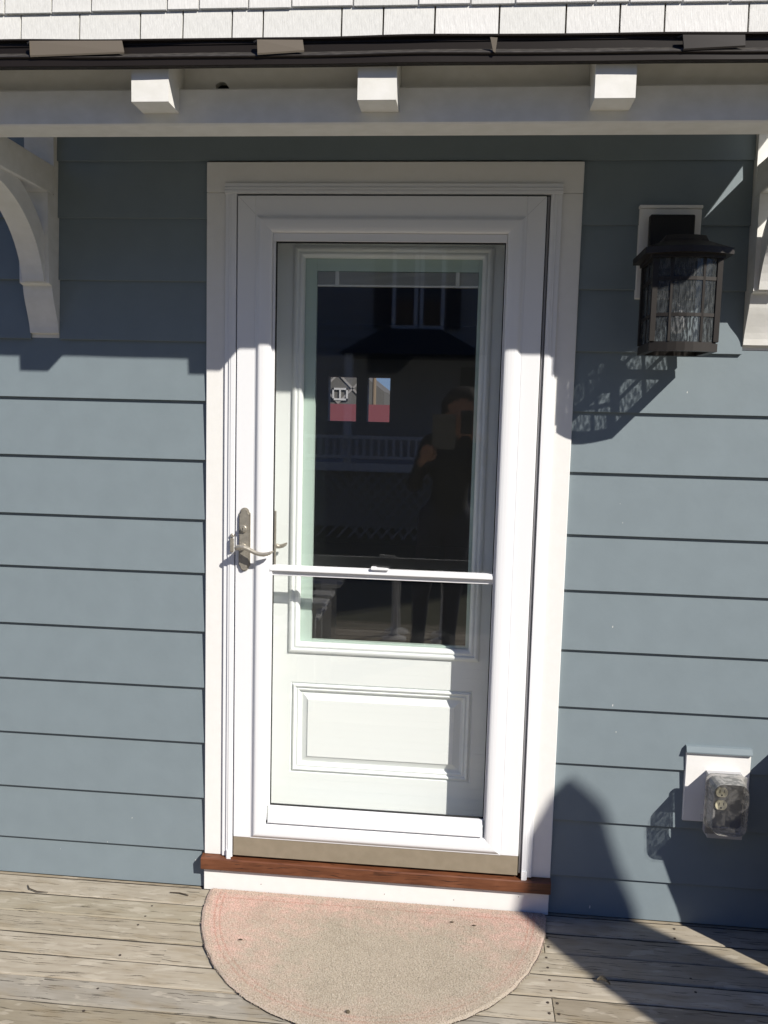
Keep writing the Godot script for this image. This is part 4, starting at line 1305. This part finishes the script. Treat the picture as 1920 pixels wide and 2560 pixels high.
# ---------------------------------------------------------------- made-up objects outside the frame, shaped to cast the shadows
func shade_casters() -> void:
	var p := thing("shadow_block", "added flared block out of view, shaped to cast the sharp shadow by the outlet", "shadow_block")  # invented block, unseen; its flare follows the edge of the sharp shadow
	var pm := mat(0.12, 0.10, 0.085, 0.7)
	var st := ST()
	var prof := [[0.001, 1.283], [0.38, 1.282], [0.42, 1.272], [0.46, 1.258], [0.50, 1.244], [0.55, 1.228], [0.600, 1.2135]]
	for i in prof.size() - 1:
		var a: Array = prof[i]
		var b: Array = prof[i + 1]
		var pa := [Vector3(a[1], a[0], 0.03), Vector3(a[1], a[0], 0.35), Vector3(3.17 - a[1], a[0], 0.35), Vector3(3.17 - a[1], a[0], 0.03)]
		var pb := [Vector3(b[1], b[0], 0.03), Vector3(b[1], b[0], 0.35), Vector3(3.17 - b[1], b[0], 0.35), Vector3(3.17 - b[1], b[0], 0.03)]
		for k in 4:
			var k2 := (k + 1) % 4
			quad(st, pa[k], pa[k2], pb[k2], pb[k], [Vector3(-1, 0, 0), Vector3(0, 0, 1), Vector3(1, 0, 0), Vector3(0, 0, -1)][k])
	obj("body", st, pm, p)
	box("block_fill", Vector3(1.20, 0.575, 0.035), Vector3(1.97, 0.590, 0.345), mat(0.04, 0.03, 0.02, 1.0), p, 0.0)
	box("bottom", Vector3(1.287, 0.001, 0.032), Vector3(1.883, 0.010, 0.348), pm, p, 0.0)
	# flat screen added out of view, cut to the outline of the soft shadow
	var u := thing("shadow_screen", "added flat screen on a pole out of view, cut to cast the soft shadow", "shadow_caster")
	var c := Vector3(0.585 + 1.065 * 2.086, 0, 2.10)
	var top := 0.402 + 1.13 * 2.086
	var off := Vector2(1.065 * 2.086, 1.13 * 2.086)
	var shadow_outline := PackedVector2Array()
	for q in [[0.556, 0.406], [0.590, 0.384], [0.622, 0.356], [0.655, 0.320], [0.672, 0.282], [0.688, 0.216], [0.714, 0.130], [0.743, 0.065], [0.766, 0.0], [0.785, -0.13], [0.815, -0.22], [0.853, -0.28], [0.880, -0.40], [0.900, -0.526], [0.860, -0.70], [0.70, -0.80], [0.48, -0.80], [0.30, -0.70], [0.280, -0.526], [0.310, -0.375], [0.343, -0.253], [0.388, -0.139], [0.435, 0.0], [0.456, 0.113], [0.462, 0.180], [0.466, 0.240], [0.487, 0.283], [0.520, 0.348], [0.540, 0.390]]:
		shadow_outline.append(Vector2(q[0], q[1]) + off)
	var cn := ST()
	prism(cn, shadow_outline, 2, 2.075, 2.125)
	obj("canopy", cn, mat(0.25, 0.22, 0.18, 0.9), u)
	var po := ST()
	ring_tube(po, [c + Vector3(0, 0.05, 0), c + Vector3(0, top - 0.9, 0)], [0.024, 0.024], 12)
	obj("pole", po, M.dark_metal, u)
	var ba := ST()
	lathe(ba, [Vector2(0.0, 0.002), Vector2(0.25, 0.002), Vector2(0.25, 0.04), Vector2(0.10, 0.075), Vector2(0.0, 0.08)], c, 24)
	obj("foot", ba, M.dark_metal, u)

# ---------------------------------------------------------------- behind the camera: what the glass mirrors
func beyond_the_deck() -> void:
	var n := thing("neighbour_house", "pale clapboard house across the yard mirrored in the door glass", "house")
	var sid := mat(0.36, 0.35, 0.33, 0.7)
	var Z := 14.0
	for k in 36:
		var y0 := 0.8 + k * 0.20
		var st := ST()
		prism(st, PackedVector2Array([Vector2(Z + 0.02, y0), Vector2(Z - 0.02, y0), Vector2(Z, y0 + 0.20), Vector2(Z + 0.02, y0 + 0.20)]), 0, -9.0, 7.0)
		obj("siding_board", st, sid, n)
	box("wall", Vector3(-9.0, -0.6, Z + 0.03), Vector3(7.0, 8.0, Z + 5.0), sid, n, 0.0)
	var shut := mat(0.02, 0.022, 0.028, 0.6)
	var pane := mat(0.03, 0.035, 0.045, 0.05)
	var wt := mat(0.75, 0.75, 0.75, 0.5)
	box("shutter", Vector3(-1.57, 3.20, Z - 0.06), Vector3(-1.24, 4.6, Z - 0.021), shut, n)
	box("shutter", Vector3(-0.20, 3.20, Z - 0.06), Vector3(0.06, 4.6, Z - 0.021), shut, n)
	for q in [[-1.22, -0.74], [-0.70, -0.24]]:
		var w := box("window", Vector3(q[0], 3.15, Z - 0.09), Vector3(q[1], 4.65, Z - 0.03), wt, n)
		box("pane", Vector3(q[0] + 0.07, 3.25, Z - 0.10), Vector3(q[1] - 0.07, 4.55, Z - 0.091), pane, w)
	# hipped porch roof
	var rf := ST()
	var dark := mat(0.03, 0.03, 0.032, 0.9)
	var y0 := 2.62
	var y1 := 3.16
	var p := [Vector3(-2.0, y0, Z - 1.5), Vector3(0.55, y0, Z - 1.5), Vector3(0.55, y0, Z), Vector3(-2.0, y0, Z)]
	var q := [Vector3(-1.35, y1, Z - 0.45), Vector3(-0.28, y1, Z - 0.45), Vector3(-0.28, y1, Z), Vector3(-1.35, y1, Z)]
	for k in 4:
		quad(rf, p[k], p[(k + 1) % 4], q[(k + 1) % 4], q[k], Vector3(0, 0.5, -1))
	quad(rf, q[0], q[1], q[2], q[3], Vector3.UP)
	quad(rf, p[0], p[1], p[2], p[3], Vector3.DOWN)
	obj("porch_roof", rf, dark, n)
	for x in [-1.9, 0.42]:
		box("porch_column", Vector3(x, 0.72, Z - 1.45), Vector3(x + 0.13, 2.62, Z - 1.32), wt, n)
	box("porch_floor", Vector3(-2.6, 0.58, Z - 1.6), Vector3(1.2, 0.72, Z - 0.03), wt, n)
	for k in 14:
		var a := ST()
		var x := -2.55 + k * 0.19
		prism(a, PackedVector2Array([Vector2(x, -0.6), Vector2(x + 0.05, -0.6), Vector2(x + 1.05, 0.56), Vector2(x + 1.0, 0.56)]), 2, Z - 1.56, Z - 1.55)
		prism(a, PackedVector2Array([Vector2(x + 1.05, -0.6), Vector2(x + 1.0, -0.6), Vector2(x, 0.56), Vector2(x + 0.05, 0.56)]), 2, Z - 1.545, Z - 1.535)
		obj("lattice_strip", a, sid, n)
	box("front_door", Vector3(0.1, 0.73, Z - 0.08), Vector3(1.0, 2.5, Z - 0.021), shut, n)
	# porch railing
	var r := thing("porch_railing", "white railing with upright balusters mirrored in the door glass", "railing")
	var zr := Z - 1.55
	box("top_rail", Vector3(-2.6, 1.14, zr - 0.03), Vector3(0.5, 1.20, zr + 0.03), wt, r)
	box("bottom_rail", Vector3(-2.6, 0.80, zr - 0.03), Vector3(0.5, 0.85, zr + 0.03), wt, r)
	for k in 24:
		box("baluster", Vector3(-2.58 + k * 0.13, 0.85, zr - 0.02), Vector3(-2.54 + k * 0.13, 1.14, zr + 0.02), wt, r, 0.0)
	for x in [-2.66, 0.5]:
		box("post", Vector3(x, 0.72, zr - 0.05), Vector3(x + 0.1, 1.25, zr + 0.05), wt, r)
	# two small pedestal tables and a chair on the far part of the deck
	for s in [[-0.202, 3.25, "round white pedestal table mirrored in the lower glass, nearer the chair"], [0.130, 3.21, "round white pedestal table mirrored in the lower glass, behind the person"]]:
		var t := thing("pedestal_table", s[2], "table", "pedestal tables on the deck")
		var c := Vector3(s[0], 0, s[1])
		var st := ST()
		lathe(st, [Vector2(0.0, 0.430), Vector2(0.090, 0.432), Vector2(0.112, 0.440), Vector2(0.115, 0.452), Vector2(0.108, 0.460), Vector2(0.0, 0.462)], c, 24)
		obj("table_top", st, wt, t)
		var st2 := ST()
		lathe(st2, [Vector2(0.0, 0.003), Vector2(0.085, 0.003), Vector2(0.08, 0.02), Vector2(0.028, 0.04), Vector2(0.022, 0.25), Vector2(0.026, 0.43), Vector2(0.0, 0.431)], c, 20)
		obj("pedestal", st2, wt, t)
	adirondack()

func adirondack() -> void:
	var wt := mat(0.72, 0.72, 0.70, 0.6)
	var t := thing("deck_chair", "white slatted deck chair mirrored at the edge of the lower glass", "chair")
	t.position = Vector3(-0.85, 0, 2.0)
	t.rotation.y = -PI / 2
	var x := -0.225
	var z := 0.0
	for s in [0.0, 0.52]:
		box("leg", Vector3(x - 0.05 + s, 0.001, z - 0.36), Vector3(x - 0.02 + s, 0.55, z - 0.27), wt, t)
		box("arm", Vector3(x - 0.10 + s, 0.551, z - 0.42), Vector3(x + 0.03 + s, 0.575, z + 0.28), wt, t, 0.005)
		var st := ST()
		prism(st, PackedVector2Array([Vector2(z - 0.34, 0.34), Vector2(z - 0.34, 0.42), Vector2(z + 0.62, 0.09), Vector2(z + 0.62, 0.001), Vector2(z + 0.50, 0.001)]), 0, x - 0.018 + s, x + 0.007 + s)
		obj("side_rail", st, wt, t)
	for k in 6:
		box("seat_slat", Vector3(x - 0.03, 0.415 - k * 0.028, z - 0.34 + k * 0.085), Vector3(x + 0.54, 0.435 - k * 0.028, z - 0.265 + k * 0.085), wt, t)
	for k in 5:
		var st := ST()
		var x0 := x + 0.02 + k * 0.10
		prism(st, PackedVector2Array([Vector2(z + 0.18, 0.25), Vector2(z + 0.20, 0.25), Vector2(z + 0.50, 0.92 + 0.05 * sin(PI * (k + 0.5) / 5.0)), Vector2(z + 0.48, 0.92 + 0.05 * sin(PI * (k + 0.5) / 5.0))]), 0, x0, x0 + 0.09)
		obj("back_slat", st, wt, t)

# ---------------------------------------------------------------- beyond the far windows of the room
func far_side() -> void:
	var grey := mat(0.085, 0.082, 0.075, 0.9)
	var white := mat(0.42, 0.42, 0.42, 0.6)
	var a := thing("grey_house", "grey gabled house with white window seen through the room's far window", "house")
	var st := ST()
	prism(st, PackedVector2Array([Vector2(-5.2, -0.6), Vector2(-1.9, -0.6), Vector2(-1.9, 2.2), Vector2(-3.1, 3.1), Vector2(-5.2, 1.9)]), 2, -24.0, -20.0)
	obj("wall", st, grey, a)
	for q in [[-3.25, 1.95, -2.85, 2.0], [-3.25, 2.22, -2.85, 2.27], [-3.25, 1.95, -3.21, 2.27], [-2.89, 1.95, -2.85, 2.27], [-3.07, 2.0, -3.03, 2.22]]:
		box("window_bar", Vector3(q[0], q[1], -20.0), Vector3(q[2], q[3], -19.95), white, a, 0.0)
	for q in [[-3.6, 2.1, -3.1, 2.6], [-3.1, 2.6, -2.6, 2.1], [-3.6, 2.35, -3.1, 1.85], [-2.6, 2.35, -3.1, 1.85]]:
		var b := ST()
		prism(b, PackedVector2Array([Vector2(q[0], q[1]), Vector2(q[2], q[3]), Vector2(q[2], q[3] + 0.07), Vector2(q[0], q[1] + 0.07)]), 2, -19.999, -19.97)
		obj("timber_brace", b, mat(0.22, 0.21, 0.20, 0.8), a)
	var rd := thing("red_roof_shed", "low shed with a red sloping roof seen through the room's far windows", "shed")
	var r := ST()
	prism(r, PackedVector2Array([Vector2(-13.0, -0.6), Vector2(-11.0, -0.6), Vector2(-11.0, 1.10), Vector2(-10.9, 1.05), Vector2(-10.9, 1.12), Vector2(-12.2, 1.735), Vector2(-13.0, 1.735)]), 0, -4.5, 0.5)
	obj("roof", r, mat(0.115, 0.026, 0.026, 0.7), rd)
	var wh := thing("white_house", "small white house with balcony rail against the sky through the far window", "house")
	box("wall", Vector3(-2.5, -0.6, -28.0), Vector3(-2.02, 1.95, -25.0), white, wh, 0.0)
	for k in 8:
		box("rail_post", Vector3(-2.5 + k * 0.066, 1.951, -25.05), Vector3(-2.475 + k * 0.066, 2.17, -25.02), white, wh, 0.0)
	box("hand_rail", Vector3(-2.51, 2.171, -25.06), Vector3(-2.01, 2.20, -25.01), white, wh, 0.0)
	var po := thing("utility_pole", "wooden utility pole against the sky through the room's far window", "pole")
	var ps := ST()
	ring_tube(ps, [Vector3(-1.95, -0.6, -18.0), Vector3(-1.95, 5.0, -18.0)], [0.05, 0.04], 10)
	obj("shaft", ps, mat(0.16, 0.12, 0.08, 0.9), po)

# ---------------------------------------------------------------- the person who takes the picture, mirrored in the glass
func smin(a: float, b: float, k: float) -> float:
	var h := maxf(k - absf(a - b), 0.0) / k
	return minf(a, b) - h * h * k * 0.25

# surface nets over tapered capsules: bones are [a, ra, b, rb, colour]
func body_mesh(st: SurfaceTool, bones: Array, cell: float, blend: float) -> void:
	var lo := Vector3.INF
	var hi := -Vector3.INF
	for b in bones:
		for e in [0, 2]:
			var r: float = b[e + 1] + cell * 3.0
			lo = lo.min(b[e] - Vector3.ONE * r)
			hi = hi.max(b[e] + Vector3.ONE * r)
	var n := Vector3i(((hi - lo) / cell).ceil()) + Vector3i.ONE
	var f := PackedFloat32Array()
	f.resize(n.x * n.y * n.z)
	f.fill(1.0)
	var who := PackedInt32Array()
	who.resize(f.size())
	var near := PackedFloat32Array()
	near.resize(f.size())
	near.fill(9.0)
	for bi in bones.size():
		var b: Array = bones[bi]
		var A: Vector3 = b[0]
		var B: Vector3 = b[2]
		var pad: float = maxf(b[1], b[3]) + blend + cell * 2.0
		var l0 := Vector3i(((A.min(B) - Vector3.ONE * pad - lo) / cell).floor()).clamp(Vector3i.ZERO, n - Vector3i.ONE)
		var l1 := Vector3i(((A.max(B) + Vector3.ONE * pad - lo) / cell).ceil()).clamp(Vector3i.ZERO, n - Vector3i.ONE)
		var ab := B - A
		var ll := maxf(ab.length_squared(), 1e-9)
		for z in range(l0.z, l1.z + 1):
			for y in range(l0.y, l1.y + 1):
				for x in range(l0.x, l1.x + 1):
					var p := lo + Vector3(x, y, z) * cell
					var t := clampf((p - A).dot(ab) / ll, 0.0, 1.0)
					var d := p.distance_to(A + ab * t) - lerpf(b[1], b[3], t)
					var i := (z * n.y + y) * n.x + x
					if d < near[i]:
						near[i] = d
						who[i] = bi
					f[i] = smin(f[i], d, blend)
	var vid := {}
	var vs := []
	var cs := []
	for z in n.z - 1:
		for y in n.y - 1:
			for x in n.x - 1:
				var i0 := (z * n.y + y) * n.x + x
				var m := 0
				var sum := Vector3.ZERO
				var cnt := 0
				var v := []
				for c in 8:
					var d := f[i0 + (c & 1) + ((c >> 1) & 1) * n.x + ((c >> 2) & 1) * n.x * n.y]
					v.append(d)
					if d < 0.0:
						m += 1
				if m == 0 or m == 8:
					continue
				for e in [[0, 1], [2, 3], [4, 5], [6, 7], [0, 2], [1, 3], [4, 6], [5, 7], [0, 4], [1, 5], [2, 6], [3, 7]]:
					var da: float = v[e[0]]
					var db: float = v[e[1]]
					if (da < 0.0) != (db < 0.0):
						var t := da / (da - db)
						var ca := Vector3(e[0] & 1, (e[0] >> 1) & 1, (e[0] >> 2) & 1)
						var cb := Vector3(e[1] & 1, (e[1] >> 1) & 1, (e[1] >> 2) & 1)
						sum += ca.lerp(cb, t)
						cnt += 1
				vid[i0] = vs.size()
				vs.append(lo + (Vector3(x, y, z) + sum / cnt) * cell)
				cs.append(bones[who[i0]][4])
	for z in range(1, n.z - 1):
		for y in range(1, n.y - 1):
			for x in range(1, n.x - 1):
				var i0 := (z * n.y + y) * n.x + x
				for a in 3:
					var step: int = [1, n.x, n.x * n.y][a]
					var u: int = [n.x, n.x * n.y, 1][a]
					var w: int = [n.x * n.y, 1, n.x][a]
					var d0 := f[i0]
					var d1 := f[i0 + step]
					if (d0 < 0.0) == (d1 < 0.0):
						continue
					var q := [i0 - u - w, i0 - w, i0, i0 - u]
					if not (vid.has(q[0]) and vid.has(q[1]) and vid.has(q[2]) and vid.has(q[3])):
						continue
					var out := Vector3.ZERO
					out[a] = 1.0 if d0 < 0.0 else -1.0
					for tr in [[0, 1, 2], [0, 2, 3]]:
						var id := [vid[q[tr[0]]], vid[q[tr[1]]], vid[q[tr[2]]]]
						var va: Vector3 = vs[id[0]]
						var vb: Vector3 = vs[id[1]]
						var vc: Vector3 = vs[id[2]]
						if (vc - va).cross(vb - va).dot(out) < 0.0:
							id = [id[0], id[2], id[1]]
						for k in id:
							st.set_color(cs[k])
							st.add_vertex(vs[k])

func photographer() -> void:
	var jeans := Color(0.016, 0.022, 0.045)
	var top := Color(0.012, 0.012, 0.014)
	var skin := Color(0.36, 0.20, 0.14)
	var hair := Color(0.02, 0.014, 0.01)
	var shoe := Color(0.05, 0.05, 0.05)
	var o := Vector3(0.07, 0, 2.93)     # feet
	var b := []
	# legs, hips, trunk
	for s in [-1.0, 1.0]:
		b.append([o + Vector3(s * 0.10, 0.045, -0.02), 0.042, o + Vector3(s * 0.12, 0.035, -0.17), 0.036, shoe])
		b.append([o + Vector3(s * 0.10, 0.09, 0.0), 0.045, o + Vector3(s * 0.10, 0.46, 0.0), 0.060, jeans])
		b.append([o + Vector3(s * 0.10, 0.46, 0.0), 0.062, o + Vector3(s * 0.085, 0.84, 0.0), 0.088, jeans])
	b.append([o + Vector3(-0.07, 0.88, 0.01), 0.105, o + Vector3(0.07, 0.88, 0.01), 0.105, jeans])
	b.append([o + Vector3(0, 0.95, 0.0), 0.118, o + Vector3(0, 1.12, -0.01), 0.115, top])
	b.append([o + Vector3(-0.05, 1.22, -0.01), 0.120, o + Vector3(0.05, 1.22, -0.01), 0.120, top])
	b.append([o + Vector3(-0.13, 1.36, 0.0), 0.062, o + Vector3(0.13, 1.36, 0.0), 0.062, top])
	b.append([o + Vector3(0, 1.36, 0.0), 0.055, o + Vector3(0.01, 1.47, -0.02), 0.048, skin])
	# head, jaw, nose, ears, hair
	b.append([o + Vector3(0.01, 1.565, -0.02), 0.078, o + Vector3(0.01, 1.525, -0.045), 0.060, skin])
	b.append([o + Vector3(0.01, 1.490, -0.070), 0.030, o + Vector3(0.01, 1.500, -0.060), 0.036, skin])
	b.append([o + Vector3(0.01, 1.552, -0.098), 0.009, o + Vector3(0.01, 1.528, -0.112), 0.013, skin])
	for s in [-1.0, 1.0]:
		b.append([o + Vector3(0.01 + s * 0.082, 1.555, -0.01), 0.012, o + Vector3(0.01 + s * 0.080, 1.530, -0.014), 0.010, skin])
	b.append([o + Vector3(0.01, 1.60, 0.012), 0.088, o + Vector3(0.01, 1.54, 0.035), 0.078, hair])
	b.append([o + Vector3(-0.03, 1.635, -0.04), 0.040, o + Vector3(0.05, 1.635, -0.04), 0.040, hair])
	b.append([o + Vector3(-0.06, 1.60, 0.02), 0.060, o + Vector3(-0.07, 1.52, 0.04), 0.050, hair])
	b.append([o + Vector3(0.08, 1.60, 0.02), 0.060, o + Vector3(0.09, 1.52, 0.04), 0.050, hair])
	b.append([o + Vector3(-0.02, 1.66, 0.0), 0.050, o + Vector3(0.05, 1.665, 0.0), 0.050, hair])
	# the weight is on one leg and the head leans towards the phone
	var lean := func(v: Vector3) -> Vector3: return v + Vector3(0.125 * clampf((v.y - 0.3) / 1.2, 0.0, 1.0), 0, 0)
	for e in b:
		e[0] = lean.call(e[0])
		e[2] = lean.call(e[2])
	# arms: one lifts the phone, the other is bent in front of the chest
	var rs := o + Vector3(0.285, 1.345, 0.0)
	var re := Vector3(0.430, 1.17, 2.82)
	var rw := Vector3(0.305, 1.385, 2.680)
	b.append([rs, 0.056, re, 0.044, top])
	b.append([re, 0.043, rw, 0.029, top])
	var ls := o + Vector3(-0.065, 1.345, 0.0)
	var le := Vector3(-0.075, 1.10, 2.86)
	var lw := Vector3(-0.030, 1.235, 2.705)
	b.append([ls, 0.056, le, 0.044, top])
	b.append([le, 0.043, lw, 0.029, top])
	var st := ST()
	body_mesh(st, b, 0.018, 0.035)
	# hands, each with a palm, four bent fingers and a thumb
	for hd in [[rw, Vector3(0.262, 1.440, 2.640), Vector3(-0.045, 0.05, -0.02), Vector3(-0.03, -0.028, 0.0)], [lw, Vector3(-0.003, 1.290, 2.668), Vector3(0.030, 0.052, -0.015), Vector3(0.028, -0.02, 0.004)]]:
		var hb := []
		var w: Vector3 = hd[0]
		var p: Vector3 = hd[1]
		var along: Vector3 = (hd[2] as Vector3).normalized()
		var across: Vector3 = along.cross(Vector3(0, 0, 1)).normalized()
		hb.append([w, 0.026, p, 0.024, skin])
		hb.append([p - across * 0.024, 0.014, p + across * 0.024, 0.014, skin])
		for k in 4:
			var root := p + across * (-0.030 + k * 0.020) + along * 0.012
			var ln: float = [0.030, 0.036, 0.034, 0.026][k]
			var k1 := root + along * ln + Vector3(0, 0, -0.012)
			var k2 := k1 + along * ln * 0.5 + (hd[3] as Vector3).normalized() * ln * 0.5
			hb.append([root, 0.0092, k1, 0.0085, skin])
			hb.append([k1, 0.0085, k2, 0.0072, skin])
		var tb := p + across * 0.030 - along * 0.018
		hb.append([tb, 0.0115, tb + across * 0.022 + along * 0.022, 0.0100, skin])
		hb.append([tb + across * 0.022 + along * 0.022, 0.0098, tb + across * 0.022 + along * 0.048, 0.0080, skin])
		body_mesh(st, hb, 0.005, 0.006)
	var m := StandardMaterial3D.new()
	m.vertex_color_use_as_albedo = true
	m.roughness = 0.8
	tag(obj("person", st, m, null, true), "person in dark top and navy jeans raising a phone, mirrored in the glass", "person")
	var ph := thing("phone", "dark phone held up by the mirrored person", "phone")
	box("body", Vector3(0.205, 1.420, 2.594), Vector3(0.275, 1.560, 2.603), mat(0.02, 0.02, 0.022, 0.3), ph, 0.003)
	box("screen", Vector3(0.209, 1.428, 2.6031), Vector3(0.271, 1.552, 2.6036), mat(0.01, 0.01, 0.012, 0.1), ph, 0.0)
	var pa := ST()
	bx(pa, Vector3(0.035, 1.325, 2.655), Vector3(0.175, 1.535, 2.658))
	tag(obj("paper_sheet", pa, mat(0.16, 0.155, 0.14, 0.9)), "pale rectangular sheet in front of the mirrored person's chest", "paper")
